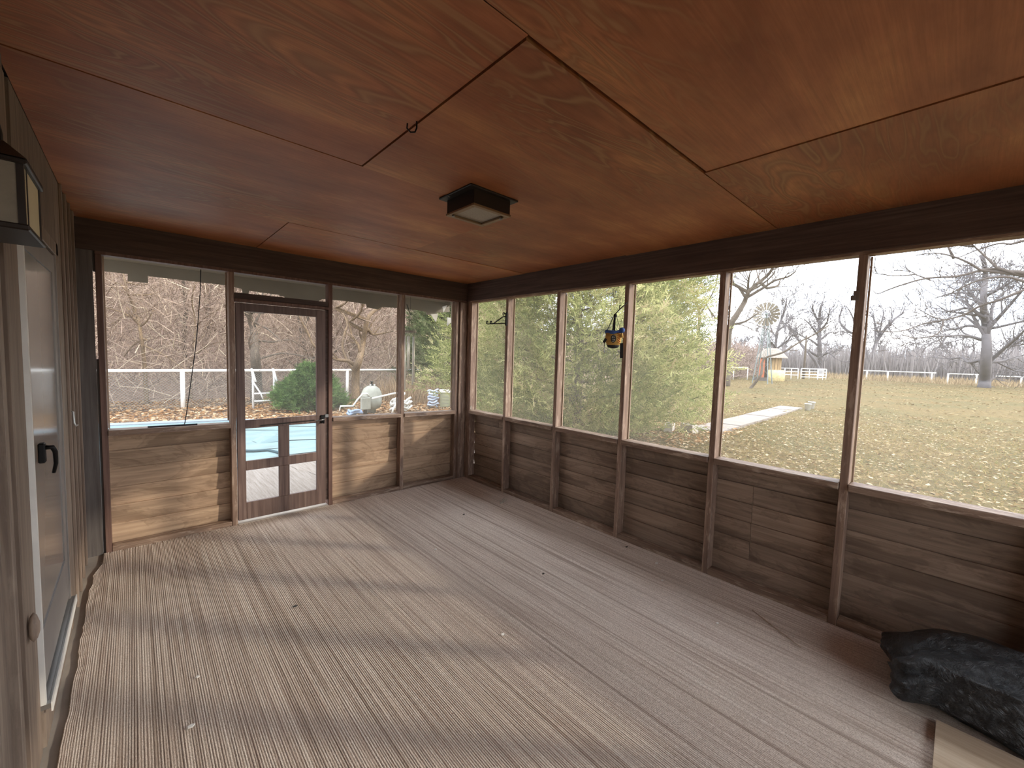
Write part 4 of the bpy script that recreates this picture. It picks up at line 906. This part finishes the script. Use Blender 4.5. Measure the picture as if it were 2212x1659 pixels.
tree('big_oak', 'huge spreading bare tree at the right edge of the lawn', *A_['T9'], .50, .2, 9, 5.5, 2, 32, ('bark_far', 'twig_far'), depth=4, rmin=.03, up=.1)
tree('fallen_limb', 'dead limb propped on the lawn in front of the windmill', *A_['lean'], .11, .05, 4, .9, 1, 33, ('bark', 'twig_grey'), depth=.3, rmin=.014, cat='branch')
# tree whose boughs reach in from beyond the right edge of the view
tr_, lm_ = A_['T10']
t = Tree(40, .009); main = catmull(tr_[0]); root = Vector(main[0]); base = Vector((root.x + .5, root.y - 2.1, GZ - .05))
TR = catmull([base, base + Vector((.05, .1, 1.4)), base + Vector((.1, .35, 2.8)), base + Vector((.0, .2, 4.6)), base + Vector((.3, -.3, 6.6))])
t.poly(TR, .24, .07); t.spawn(TR, .24, .07, 12, 3.4, 3, .12, .35, .006)
nv = Vector((root.x - CAM[0], root.y - CAM[1], 0)).normalized()
for i, l in enumerate(tr_ + lm_):
    Q = catmull(l); Q = [p + nv * (.5 * math.sin(i * 1.7 + j * .25)) * (j / len(Q)) for j, p in enumerate(Q)]
    if i == 0: Q = [TR[5]] + Q
    elif i > 0 and Q[0].y < root.y + .9: Q = [TR[4 + i % 4]] + Q
    r_ = .036 if i == 0 else (.024 if l[0][1] < root.y + 1.2 else .013)
    t.poly(Q, r_, .007); t.spawn(Q, r_ * .6, .007, 5, .6, 1, .1, .15, .006)
o = tag(empty('overhanging_tree', tuple(base)), 'bare tree whose thin boughs reach in from the right edge', 'tree')
MAT['twig_dark'] = m_plain('dark_boughs', '5a504b', .9, 0, .2, 3)
for nm, me in t.mesh('x', .02, MAT['twig_dark'], MAT['twig_dark']): part(nm, me, o)

# generic bare trees: woods behind the fence, trees along the far field
def generic(seed, h, r0, n, L, rmin):
    t = Tree(seed, r0 * .9); r = t.r; P = [Vector((0, 0, -.1))]
    d = Vector((r.gauss(0, .1), r.gauss(0, .1), 1))
    for i in range(6):
        d = (d + Vector((r.gauss(0, .14), r.gauss(0, .14), .1))).normalized(); P.append(P[-1] + d * h / 6)
    t.poly(P, r0, r0 * .2); t.spawn(P, r0, r0 * .2, n, L, 2, .2, .18, rmin); return t
woods = [generic(60 + i, h, r0, n, L, .007).mesh('w', .03, MAT['bark_tan'] if i % 2 else MAT['bark'], MAT['twig_tan']) for i, (h, r0, n, L) in enumerate([(6.5, .10, 12, 2.6), (7.5, .14, 13, 3.0), (5.5, .07, 12, 2.2), (6, .05, 14, 2.0)])]
rg = random.Random(77); spots = []
for i in range(46):
    x = rg.uniform(-12, 15); y_ = rg.uniform(11.8, 26); spots.append((x, y_))
for i, (x, y_) in enumerate(spots):
    o = tag(empty('woodland_tree', (x, y_, float(hill(np.array(x), np.array(y_)))), rg.uniform(0, 6.28)), 'bare tree among the tangled woods behind the pool fence', 'tree', 'bare trees in the woods behind the fence')
    s_ = rg.uniform(.75, 1.25); o.scale = (s_, s_, s_)
    for nm, me in woods[i % 4]:
        c = bpy.data.objects.new(nm, me); col.objects.link(c); c.parent = o; c.update_tag()
        if nm != 'trunk': c['kind'] = 'stuff'
fars = [generic(80 + i, h, r0, n, L, .05).mesh('f', .12, MAT['bark_far'], MAT['twig_far']) for i, (h, r0, n, L) in enumerate([(9, .25, 12, 4.2), (11, .3, 12, 4.6), (7.5, .2, 13, 3.6)])]
for i in range(46):
    a = i / 45; x = rg.uniform(112, 150); y_ = -62 + 118 * a + rg.uniform(-1.5, 1.5)
    o = tag(empty('treeline_tree', (x, y_, GZ), rg.uniform(0, 6.28)), 'bare tree in the hazy tree line beyond the field', 'tree', 'trees of the far tree line')
    s_ = rg.uniform(.7, 1.15); o.scale = (s_, s_, s_)
    for nm, me in fars[i % 3]:
        c = bpy.data.objects.new(nm, me); col.objects.link(c); c.parent = o; c.update_tag()
        if nm != 'trunk': c['kind'] = 'stuff'

def thicket(name, n, fn, L, R, stops, label, seed, upb=.5):
    rng = np.random.default_rng(seed); P = fn(rng, n); d = rng.normal(0, 1, (n, 3)); d[:, 2] = np.abs(d[:, 2]) * .8 + upb * rng.random(n); d /= np.linalg.norm(d, axis=1)[:, None]
    l = L * rng.uniform(.4, 1.2, n)[:, None]; d2 = d + rng.normal(0, .45, (n, 3)); d2 /= np.linalg.norm(d2, axis=1)[:, None]; d3 = d2 + rng.normal(0, .5, (n, 3)); d3 /= np.linalg.norm(d3, axis=1)[:, None]
    Q = P + d * l * .4; S = Q + d2 * l * .35; T_ = S + d3 * l * .3; r = R * rng.uniform(.5, 1.4, n); tn = rng.random(n)
    me = seg_mesh(name, np.concatenate([P, Q, S]), np.concatenate([Q, S, T_]), np.concatenate([r, r * .8, r * .55]), np.concatenate([r * .8, r * .55, r * .3]), 3, np.concatenate([tn] * 3))
    return tag(obj(name, me, m_tint(name + '_colours', stops, .9)), label, 'brush', kind='stuff')
LUM[0] = .88
def woodbox(rng, n):
    x = rng.uniform(-13, 17, n); y = rng.uniform(10.9, 25, n); h = rng.random(n) ** 1.3 * 6.2; return np.stack([x, y, hill(x, y) + h], -1)
thicket('woodland_brush', 26000, woodbox, 1.5, .011, [(0, '6f5c50'), (.4, '9a8375'), (.75, 'bda692'), (1, 'd3c2a6')], 'tangle of thin bare twigs filling the woods behind the fence', 90)
def brushbox(rng, n):
    x = rng.uniform(34, 62, n); y = rng.uniform(0, 1, n); y = 10.5 + (x - 34) * .12 + y * 16; return np.stack([x, y, GZ + rng.random(n) ** 1.4 * 3.6], -1)
thicket('pink_brush', 9000, brushbox, 1.6, .035, [(0, '75625b'), (.5, '9a847a'), (1, 'b5a193')], 'pinkish brown brush left of the windmill', 91)
blades('field_brush', 30000, (80, 112, -62, 62), 5.2, [(0, '7a7372'), (.5, '918a89'), (1, 'a59e9b')], 'tall haze-greyed brush filling the field beyond the white fence', 92, .10, .13, None, 'brush')  # haze of distance put into the greyed colours
blades('fence_weeds', 5000, (64, 80, -30, 16), .8, [(0, '84725a'), (.5, 'a28e70'), (1, 'b9a585')], 'dry weeds along the far white fence', 93, .05, .3, None, 'weeds')
def tuft(name, n, reg, h, label, seed): return blades(name, n, reg, h, [(0, '86705a'), (.5, 'ab9277'), (1, 'cbb595')], label, seed, .009, .25, None, 'weeds')
tuft('reed_clump', 2600, (3.3, 6.6, 8.0, 10.2), 1.0, 'brown dry stems standing behind the pool equipment cabinet', 94)

LUM[0] = 1.0
# ---- conifers
def conifer(name, label, c, h, prof, n, seed, stops, spray=.30, leaf=.085, lw=.010, branches=50, droop=-.05, base=0.0):
    rng = np.random.default_rng(seed); c = np.array(c, float)
    o = tag(empty(name, tuple(c)), label, 'tree')
    t = Tree(seed, .03 * h ** .9); top = Vector(c) + Vector((0, 0, h)); P = [Vector(c) + Vector((.05 * math.sin(i), .05 * math.cos(i * 1.3), h * i / 8)) for i in range(9)]
    t.poly(P, .035 * h ** .9, .015); zz = np.array([p[0] for p in prof]); rr = np.array([p[1] for p in prof])
    for i in range(branches):
        f = t.r.uniform(base + .02, .97); R_ = float(np.interp(f, zz, rr)) * t.r.uniform(.55, .92); a = t.r.uniform(0, 6.283); z = f * h
        b0 = Vector(c) + Vector((0, 0, z)); dv = Vector((math.cos(a), math.sin(a), 0)); Q = [b0, b0 + dv * R_ * .35 + Vector((0, 0, .05 * R_)), b0 + dv * R_ * .7 + Vector((.05, 0, .12 * R_)), b0 + dv * R_ + Vector((0, .05, .25 * R_))]
        t.poly(Q, .006 * h, .006)
    for nm, me in t.mesh(name, 99, MAT['bark'], MAT['bark']): part('trunk' if nm == 'trunk' else 'branches', me, o)
    # foliage: lumpy crown of many flat feathery sprays
    f = rng.random(n) ** .8; f = base + (1 - base) * f; a = rng.uniform(0, 2 * np.pi, n); R_ = np.interp(f, zz, rr)
    lump = 1 + .16 * np.sin(a * 3 + f * 9 + seed) + .13 * np.sin(a * 7 - f * 21) + .10 * np.sin(a * 13 + f * 37)
    rho = 1 - rng.random(n) ** 1.7 * .55
    rad = R_ * lump * rho
    P = np.stack([c[0] + np.cos(a) * rad, c[1] + np.sin(a) * rad, c[2] + f * h + rng.normal(0, .06, n)], -1)
    P[:, 2] = np.maximum(P[:, 2], hill(P[:, 0], P[:, 1]) + .08)
    d = np.stack([np.cos(a), np.sin(a), np.full(n, .45 + droop)], -1) + rng.normal(0, .38, (n, 3)); d /= np.linalg.norm(d, axis=1)[:, None]
    s = np.cross(d, rng.normal(0, 1, (n, 3))); s /= np.linalg.norm(s, axis=1)[:, None]; up_ = np.cross(s, d)
    L_ = spray * rng.uniform(.6, 1.25, n); K = 9; Vs = []; tn = np.clip(rng.normal(.5, .22, n) + .18 * np.sin(a * 5 + f * 15), 0, 1); tints = []
    for j in range(K):
        u = (j + .5) / K; sgn = 1 if j % 2 else -1; ll = leaf * rng.uniform(.7, 1.3, n) * (1.25 - .7 * u)
        b0 = P + d * (L_ * u)[:, None] + up_ * (.05 * L_ * u * u)[:, None]
        dr = d * .75 + s * (sgn * .65) + rng.normal(0, .22, (n, 3)); tip = b0 + dr * ll[:, None]
        wv = np.cross(dr, up_ + rng.normal(0, .5, (n, 3))); wv /= np.maximum(1e-6, np.linalg.norm(wv, axis=1))[:, None]
        Vs.append(np.stack([b0 - wv * lw, b0 + wv * lw, tip], 1)); tints.append(np.clip(tn + rng.normal(0, .10, n), 0, 1))
    V = np.concatenate(Vs).reshape(-1, 3); F = np.arange(len(V)).reshape(-1, 3)
    q = obj('foliage', fast_mesh('foliage', V, F, np.concatenate(tints)), m_tint(name + '_green', stops, .8, .35), o); q['kind'] = 'stuff'
    return o
CED = [(0, '666d42'), (.35, '8b8f58'), (.6, 'acab72'), (.85, 'c8c28c'), (1, 'b9a684')]
LUM[0] = .98
conifer('cedar_tree', 'large yellowish green cedar filling the middle screens of the long wall', (4.75, 2.05, GZ), 6.4, [(0, .9), (.06, 2.1), (.18, 2.75), (.38, 2.75), (.6, 2.25), (.8, 1.4), (1, .2)], 34000, 5, CED, .34, .10, .012, 80)
LUM[0] = 1.0
conifer('far_cedar', 'darker green cedar behind the pool equipment cabinet', (6.6, 9.6, GZ), 5.5, [(0, 1.0), (.1, 1.9), (.35, 2.1), (.7, 1.3), (1, .1)], 9000, 6, [(0, '3b4630'), (.5, '5f6b45'), (1, '9a9a78')], .36, .12, .016, 40)
conifer('cedar_bush', 'small rounded green cedar bush in front of the pool fence', (.74, 8.75, GZ), 1.22, [(0, .55), (.12, .84), (.35, .80), (.65, .52), (.9, .2), (1, .05)], 8000, 8, [(0, '38492c'), (.5, '56703f'), (1, '7d9259')], .20, .07, .010, 24)

# ---- pool gear by the fence
MAT['ladder'] = m_plain('white_ladder', 'e3e3e0', .45)
ld = tag(empty('pool_ladder', (-.30, 9.55, GZ)), 'white pool ladder with hooked rails standing by the fence', 'ladder')
for s_ in (-.27, .27):
    MB().tube([(-.30 + s_, 9.55, GZ - .02), (-.30 + s_, 9.55, .72), (-.30 + s_ - .02, 9.52, .88), (-.30 + s_ - .05, 9.45, .95), (-.30 + s_ - .05, 9.36, .90), (-.30 + s_ + .02, 9.30, .60)], .03, 8).build('rail', MAT['ladder'], ld, True)
for z in (.02, .24): MB().tube([(-.57, 9.55, z), (-.03, 9.55, z)], .022, 8).build('rung', MAT['ladder'], ld, True)
MB().tube([(-.60, 9.5, .62), (-.40, 9.45, .25), (-.34, 9.45, .08)], .022, 6).build('brace', MAT['ladder'], ld, True)
LUM[0] = .6
MAT['tank'] = m_plain('weathered_tank', 'b4b3a4', .6, 0, .18, 6)
ft = tag(empty('pool_filter', (1.86, 7.03, GZ)), 'round grey green pool filter tank with a valve on top', 'filter tank')
MB().lathe([(.12, -.19), (.12, -.08), (.24, -.02), (.275, .08), (.28, .30)], (1.86, 7.03, 0), 24).build('tank_bottom', MAT['tank'], ft, True)
MB().lathe([(.285, .285), (.292, .30), (.285, .315), (.27, .40), (.21, .52), (.12, .585), (.05, .60)], (1.86, 7.03, 0), 24).build('tank_dome', MAT['tank'], ft, True)
MB().lathe([(.06, .601), (.06, .625), (.03, .635), (.022, .68), (.045, .70), (.045, .715)], (1.86, 7.03, 0), 12).build('valve', MAT['black'], ft, True)
for s_ in (-.055, .06): MB().lathe([(.02, -.02), (.026, 0), (.02, .02)], (1.86 + s_, 6.98, .615), 8).build('clamp_nut', MAT['white'], ft, True)
MB().box((1.44, 6.70, -.03), (1.70, 6.80, .295)).build('control_box', MAT['tank'], ft, bevel=.01)
MB().box((1.52, 6.72, GZ - .02), (1.60, 6.78, -.031)).build('box_stand', MAT['bronze'], ft)
LUM[0] = .8
MAT['pvc'] = m_plain('white_pvc', 'e6e2d8', .5, 0, .06)
MB().tube([(1.72, 6.82, .30), (1.62, 6.78, .40), (1.50, 6.78, .40), (1.38, 6.84, .24), (1.28, 6.88, .07), (.98, 6.98, .07), (.96, 6.99, -.06)], .025, 8).build('pipe', MAT['pvc'], ft, True)
MB().tube([(1.72, 6.68, .27), (2.30, 6.55, .40), (2.62, 6.5, .40)], .026, 8).build('pipe', MAT['pvc'], ft, True)
MB().tube([(2.60, 6.48, .40), (2.42, 6.46, .24), (2.25, 6.46, -.02), (2.22, 6.47, -.14)], .032, 8).build('pipe', MAT['pvc'], ft, True)
def hose(name, c, R_, turns, r, mat, label, seed, zs=.05):
    rg2 = random.Random(seed); pts = []
    for i in range(int(turns * 14)):
        q = i / 14 * 2 * math.pi; k_ = R_ * (1 + .22 * math.sin(i * 1.1))
        pts.append((c[0] + k_ * math.cos(q), c[1] + k_ * .7 * math.sin(q), c[2] + r + zs * (i / 14) + abs(.22 * R_ * 2 * math.sin(q * 1.5 + seed))))
    return tag(MB().tube(pts, r, 7).build(name, mat, None, True), label, 'hose')
hose('pool_hose', (2.62, 6.75, GZ), .27, 5, .034, MAT['pvc'], 'tangled heap of white pool hose right of the filter tank', 2, .06)
hose('vacuum_hose', (3.92, 7.10, GZ), .15, 6, .03, m_plain('blue_white_hose', 'c6d0e2', .5), 'bluish white hose piled against the pale cabinet', 3, .09)
hose('blue_hose', (1.26, 6.72, GZ), .16, 2, .035, m_plain('blue_hose_vinyl', '8fa0bb', .5), 'short bluish hose on the leaves left of the filter tank', 4, .05)
cb = tag(empty('pump_cabinet', (4.42, 7.0, GZ)), 'pale green pool cabinet with a white lid beside the cedar', 'cabinet')
LUM[0] = .7
MAT['cabgreen'] = m_plain('pale_green_metal', 'b9ba98', .6, 0, .1)
LUM[0] = 1.0
ca_ = math.atan2(-.28, .42); ux = Vector((math.cos(ca_), math.sin(ca_), 0)); vx = Vector((-ux.y, ux.x, 0)); oC = Vector((4.20, 7.13, 0))
def cbx(name, u0, u1, v0, v1, z0, z1, m, par=cb):
    P = [oC + ux * u + vx * v + Vector((0, 0, z)) for z in (z0, z1) for (u, v) in ((u0, v0), (u1, v0), (u1, v1), (u0, v1))]
    return MB().hexa([tuple(p) for p in P]).build(name, m, par)
cbx('body', 0, .58, 0, .5, GZ, .30, MAT['cabgreen']); cbx('lid', -.03, .62, -.03, .53, .301, .36, MAT['white'])
dr_ = cbx('door', .05, .30, -.015, -.001, GZ + .05, .26, MAT['cabgreen'])
for z in (-.05, .06, .16): cbx('louvre', .07, .28, -.022, -.0155, z, z + .015, MAT['tank'], dr_)
cbx('side_panel', .37, .56, -.012, -.001, GZ + .03, .27, MAT['white'])
MB().tube([tuple(oC + ux * .47 + vx * -.03 + Vector((0, 0, z))) for z in (-.18, .1, .28, .38)], .012, 6).build('cable', MAT['black'], cb, True)

# ---- torn awning over the end wall, seen through the tops of its screens
aw = tag(empty('torn_awning', (-1.7, .13, 2.45)), 'grey awning with a ragged lower edge hanging outside the screen door', 'awning')
LUM[0] = .8
k = N('faded_awning_cloth'); cc = k.ramp(k.noise(k.coord((.6, 3, 1)), 2.0, 5), [(.3, '8a8174'), (.7, 'a09788')])
d_ = k.n('BsdfDiffuse', Color=cc); t_ = k.n('BsdfTranslucent', Color=cc); mx = k.t.nodes.new('ShaderNodeMixShader'); mx.inputs[0].default_value = .06
k.link(d_.outputs[0], mx.inputs[1]); k.link(t_.outputs[0], mx.inputs[2]); k.link(mx.outputs[0], k.out.inputs['Surface']); MAT['awn'] = k.m
MB().hexa([(-4.0, .14, 2.44), (.42, .14, 2.44), (.42, 1.02, 2.318), (-4.0, 1.02, 2.318), (-4.0, .14, 2.447), (.42, .14, 2.447), (.42, 1.02, 2.325), (-4.0, 1.02, 2.325)]).build('cloth', MAT['awn'], aw)
LUM[0] = 1.0
val = [(-4.0, 2.21), (-3.11, 2.21), (-3.11, 2.145), (-2.97, 2.147), (-2.97, 2.212), (-2.37, 2.208), (-2.22, 2.19), (-2.21, 2.14), (-2.16, 2.14), (-2.15, 2.178), (-1.86, 2.168), (-1.855, 2.155), (-1.81, 2.155), (-1.80, 2.10), (-1.48, 2.10), (-1.46, 2.13), (-1.40, 2.175), (-1.12, 2.182), (-.86, 2.172), (-.85, 2.13), (-.70, 2.12), (-.64, 2.16), (-.36, 2.165), (-.14, 2.166), (.02, 2.155), (.03, 2.12), (.16, 2.10), (.20, 2.16), (.42, 2.19)]
m = MB()
for (x0, z0), (x1, z1) in zip(val[:-1], val[1:]):
    if x1 - x0 < .003: continue
    m.hexa([(x0, 1.02, z0), (x1, 1.02, z1), (x1, 1.026, z1), (x0, 1.026, z0), (x0, 1.02, 2.325), (x1, 1.02, 2.325), (x1, 1.026, 2.325), (x0, 1.026, 2.325)])
m.build('valance', MAT['awn'], aw)
MAT['awnrafter'] = m_wood('awning_rafter', '5d554c', '7a7166', '948a7d', 'y', .8)
for x in (-3.9, .34): MB().beam((x, .14, 2.41), (x, 1.0, 2.285), .04, .06).build('rafter', MAT['awnrafter'], aw)
MB().beam((.12, .45, 2.33), (.46, .92, 1.99), .012, .14, (1, 0, .4)).build('torn_flap', MAT['awn'], aw)
for j, P in enumerate([[(.06, .95, 2.12), (.18, .95, 2.14), (.16, .97, 2.02)], [(.34, .95, 2.10), (.47, .95, 2.09), (.36, .97, 1.98)], [(.22, .9, 2.24), (.30, .9, 2.27), (.25, .92, 2.16)]]):
    MB().extrude([tuple(p) for p in P], [(p[0], p[1] + .012, p[2]) for p in P]).build('torn_tab', MAT['white'], aw)

# ---- wind chime under the awning
wc = tag(empty('wind_chime', (-.60, .42, 2.33)), 'wind chime with a round wooden disc and pale metal tubes', 'wind chime')
wx, wy = -.565, .40
MB().lathe([(.07, 0), (.078, .006), (.078, .016), (.07, .022)], (wx, wy, 1.812), 20).build('disc', MAT['awnrafter'], wc, True)
MB().tube([(wx, wy, 2.40), (wx, wy, 2.08)], .002, 5).build('cord', MAT['black'], wc); MB().tube([(wx - .05, wy, 2.15), (wx - .02, wy, 2.08), (wx, wy, 2.03), (wx + .012, wy, 2.04), (wx + .008, wy, 2.06)], .006, 6).build('hook', MAT['black'], wc, True)
MB().lathe([(.003, -.014), (.011, 0), (.003, .014)], (wx, wy, 1.985), 8).build('bead', MAT['white'], wc, True)
MAT['tubes'] = m_plain('chime_tube', 'cfcbbd', .35, .5, .06)
for j in range(5):
    q = j * 2 * math.pi / 5 + .3; cxx, cyy = wx + .055 * math.cos(q), wy + .055 * math.sin(q); ln = (.60, .42, .66, .40, .56)[j]
    MB().tube([(wx, wy, 1.985), (cxx, cyy, 1.834)], .0015, 4).build('suspension_cord', MAT['black'], wc)
    tb = MB().tube([(cxx, cyy, 1.765), (cxx, cyy, 1.765 - ln)], .0095, 10).build('chime_tube', MAT['tubes'], wc, True)
    MB().tube([(cxx, cyy, 1.812), (cxx, cyy, 1.7651)], .0015, 4).build('thread', MAT['black'], tb)

# ---- windmill, well house and gates on the far lawn
MAT['galv'] = m_plain('galvanised_steel', '7d8482', .5, .5, .1); MAT['vane'] = m_plain('windmill_vane', '857c6c', .6, .1, .1)
wm = tag(empty('windmill', (37.2, 7.5, GZ)), 'galvanised farm windmill with a many-bladed wheel on a lattice tower', 'windmill')
b4 = [(-.6, -.6), (.6, -.6), (.6, .6), (-.6, .6)]; t4 = [(-.1, -.1), (.1, -.1), (.1, .1), (-.1, .1)]
W0 = Vector((37.25, 7.52, 0))
def leg(i, z):
    f = (z - GZ) / (5.5 - GZ); return W0 + Vector((b4[i][0] * (1 - f) + t4[i][0] * f, b4[i][1] * (1 - f) + t4[i][1] * f, z))
for i in range(4): MB().beam(leg(i, GZ - .05), leg(i, 5.5), .06, .06).build('tower_leg', MAT['galv'], wm)
for z0, z1 in ((.1, 1.5), (1.5, 2.9), (2.9, 4.2), (4.2, 5.3)):
    for i in range(4):
        MB().beam(leg(i, z0), leg((i + 1) % 4, z1), .02, .02).build('cross_brace', MAT['galv'], wm); MB().beam(leg(i, z1), leg((i + 1) % 4, z1), .03, .03).build('girt', MAT['galv'], wm)
hub = Vector((36.98, 7.50, 5.75)); ax = Vector((-1, -.25, 0)).normalized(); e1 = Vector((-ax.y, ax.x, 0)); e2 = Vector((0, 0, 1))
MB().tube([hub + ax * .1, hub - ax * .45], .10, 10).build('gear_case', MAT['galv'], wm, True)
MB().beam(W0 + Vector((0, 0, 5.35)), W0 + Vector((0, 0, 5.85)), .12, .12, (1, 0, 0)).build('mast', MAT['galv'], wm)
for i in range(18):
    q = 2 * math.pi * i / 18; d = e1 * math.cos(q) + e2 * math.sin(q); s_ = -e1 * math.sin(q) + e2 * math.cos(q); tw = ax * .09
    r0, r1 = .34, 1.0; a0, a1 = .055, .125
    R0 = [hub + d * r0 - s_ * a0 - tw * .5, hub + d * r0 + s_ * a0 + tw * .5, hub + d * r1 + s_ * a1 + tw, hub + d * r1 - s_ * a1 - tw]
    MB().extrude([tuple(p) for p in R0], [tuple(p + ax * .012) for p in R0]).build('vane', MAT['vane'], wm)
for r_ in (.42, .86):
    MB().tube([hub + (e1 * math.cos(2 * math.pi * j / 36) + e2 * math.sin(2 * math.pi * j / 36)) * r_ - ax * .03 for j in range(37)], .014, 5).build('wheel_ring', MAT['galv'], wm, True)
for i in range(6):
    q = 2 * math.pi * i / 6; d = e1 * math.cos(q) + e2 * math.sin(q); MB().beam(hub - ax * .02, hub + d * .95 - ax * .03, .025, .025, tuple(ax)).build('spoke', MAT['galv'], wm)
MB().beam(hub - ax * .4, hub - ax * 1.7, .04, .04).build('tail_boom', MAT['galv'], wm); MB().beam(hub - ax * 1.3, hub - ax * 2.3, .02, .6).build('tail_vane', MAT['vane'], wm)

sh = tag(empty('well_house', (45.1, 9.1, GZ)), 'small round well house with a conical roof beside the windmill', 'shed')
S0 = (45.2, 9.25); MAT['stone'] = m_plain('yellow_stone', 'd2c08c', .9, 0, .3, 5); MAT['oldwood'] = m_wood('old_boards', '7a6247', '9e845f', 'bda57c', 'z', .9); MAT['brick'] = m_plain('orange_brick', 'b4694a', .9, 0, .2, 10); MAT['shingle'] = m_plain('grey_shingle', '8d8378', .9, 0, .25, 6)
for j in range(22):
    q = 2 * math.pi * j / 22; a_ = (S0[0] + .98 * math.cos(q), S0[1] + .98 * math.sin(q))
    MB().beam((a_[0], a_[1], .9), (a_[0], a_[1], 2.15), .24, .05, (math.cos(q), math.sin(q), 0)).build('wall_board', MAT['oldwood'], sh)
MB().lathe([(1.12, GZ - .1), (1.15, .5), (1.08, .9), (.9, .92)], (S0[0] + .0, S0[1] - .25, 0), 20).build('stone_base', MAT['stone'], sh, True)
MB().box((44.0, 9.35, GZ), (44.25, 9.85, 2.05)).build('brick_pier', MAT['brick'], sh); MB().box((43.98, 9.05, GZ), (44.2, 9.33, 2.1)).build('door_frame', MAT['bronze'], sh)
MB().box((43.6, 9.0, GZ - .05), (44.3, 10.3, .12)).build('step', MAT['greyboard'], sh)
MB().lathe([(1.45, 2.12), (1.42, 2.2), (.75, 2.95), (.5, 3.1)], (S0[0], S0[1] - .1, 0), 18).build('roof', MAT['shingle'], sh)
for (a, b) in (((.0, .5, 2.9), (-.05, .05, 3.75)), ((.0, -.75, 2.6), (-.05, -.05, 3.75)), ((.3, .2, 2.9), (-.05, 0, 3.75))):
    MB().beam((S0[0] + a[0], S0[1] + a[1], a[2]), (S0[0] + b[0], S0[1] + b[1], b[2]), .08, .12).build('roof_timber', MAT['bronze'], sh)
MB().beam((44.9, 8.5, 2.3), (45.0, 8.0, 2.16), .05, .05).build('eave_lath', MAT['oldwood'], sh)

pipe_fence('gate_panel', (53.05, 10.5, GZ), (53.4, 8.6, GZ), 1.25, [0, .33, .66, 1], .05, .045, 'white pipe gate panel just right of the well house', False, (1.0, .7, .4))
pipe_fence('gate_panel', (56.0, 8.9, GZ), (58.5, 6.9, GZ), 1.25, [0, .33, .66, 1], .05, .045, 'white pipe gate panel nearest the upright bare tree', False, (1.0, .72, .45, .2))
pipe_fence('field_fence', (40.6, 12.4, GZ), (43.4, 10.7, GZ), 1.25, [0, .5, 1], .05, .05, 'white rail fence between the cedar and the windmill', False, (1.0,))
pipe_fence('field_fence', (66.0, 4.4, GZ), (69.0, -2.0, GZ), 1.2, [0.05, .35, .95], .07, .06, 'white rail fence in the middle of the far field edge', False)
pipe_fence('field_fence', (65.3, -3.05, GZ), (67.5, -5.4, GZ), 1.2, [0.02, .95], .07, .06, 'short white rail fence left of the huge bare tree', False)
pipe_fence('field_fence', (69.5, -6.8, GZ), (71.0, -13, GZ), 1.1, [.3, .8], .07, .06, 'white rail fence right of the huge bare tree', False)
pl = tag(empty('white_pallet', (56.2, 7.0, GZ)), 'white slatted panel leaning by the gate end', 'panel')
for i in range(5): MB().beam((56.2, 7.35, .05 + i * .22), (56.5, 6.75, .10 + i * .22), .03, .12).build('slat', MAT['pipe'], pl)
for y_ in (7.25, 6.85): MB().beam((56.28 + (7.25 - y_) * .5, y_, GZ - .02), (56.28 + (7.25 - y_) * .5, y_, 1.05), .04, .04).build('upright', MAT['pipe'], pl)
up_ = tag(empty('utility_pole', (57.5, 8.95, GZ)), 'dark wooden utility pole right of the well house', 'pole')
MB().tube([(57.5, 8.95, GZ - .1), (57.5, 8.97, 5.1)], [.13, .09], 10).build('pole_shaft', MAT['bark'], up_, True); MB().beam((57.5, 8.75, 4.75), (57.5, 9.2, 4.75), .06, .06).build('cross_arm', MAT['bark'], up_)
# garden path and bits on the lawn
gp_ = tag(empty('garden_path', (12.5, .3, GZ)), 'narrow concrete path crossing the lawn beyond the cedar', 'path')
P0 = Vector((7.6, .10, 0)); P1 = Vector((16.6, .38, 0)); dp = (P1 - P0); nn = Vector((-dp.y, dp.x, 0)).normalized() * .38
for i in range(6):
    a = P0 + dp * (i / 6 + .002); b = P0 + dp * ((i + 1) / 6 - .002); dz = -.165 + .008 * (i % 2)
    MB().hexa([tuple(p + Vector((0, 0, z))) for z in (GZ - .1, dz) for p in (a - nn, b - nn, b + nn, a + nn)]).build('path_slab', MAT['patio'], gp_)
def bucket(loc, s_, label):
    o = tag(empty('white_bucket', loc), label, 'bucket', 'white buckets on the lawn')
    MB().lathe([(.11 * s_, 0), (.145 * s_, .30 * s_), (.15 * s_, .30 * s_), (.15 * s_, .33 * s_), (.135 * s_, .33 * s_), (.10 * s_, .02)], loc, 16).build('pail', MAT['white'], o, True)
    MB().tube([(loc[0], loc[1] + .15 * s_ * math.cos(q), loc[2] + .32 * s_ - .12 * s_ * math.sin(q)) for q in [math.pi * j / 8 for j in range(9)]], .006, 5).build('handle', MAT['chrome'], o, True)
bucket((16.1, -.28, GZ), .8, 'white bucket nearer the end of the garden path'); bucket((16.95, -.22, GZ), .85, 'white bucket standing further beyond the garden path')
for i, (x, y_, rz) in enumerate([(6.75, .62, .3), (7.15, .30, 1.2)]):
    o = tag(empty('concrete_block', (x, y_, GZ), rz), ('grey concrete block under the cedar nearer the porch', 'grey concrete block under the cedar nearer the path')[i], 'block')
    m = MB()
    for (a, b, c, d) in ((-.2, -.1, .2, -.065), (-.2, .065, .2, .1), (-.2, -.065, -.165, .065), (-.018, -.065, .018, .065), (.165, -.065, .2, .065)): m.box((a, b, 0), (c, d, .19))
    q = bpy.data.objects.new('block_shell', m.mesh('block_shell')); q.data.materials.append(MAT['concrete']); col.objects.link(q); q.parent = o
tag(MB().lathe([(.16, 0), (.2, .12), (.17, .3), (.06, .36)], (59.9, -5.9, GZ), 10).build('white_marker', MAT['white'], None, True), 'white lump at the foot of the huge bare tree', 'marker')
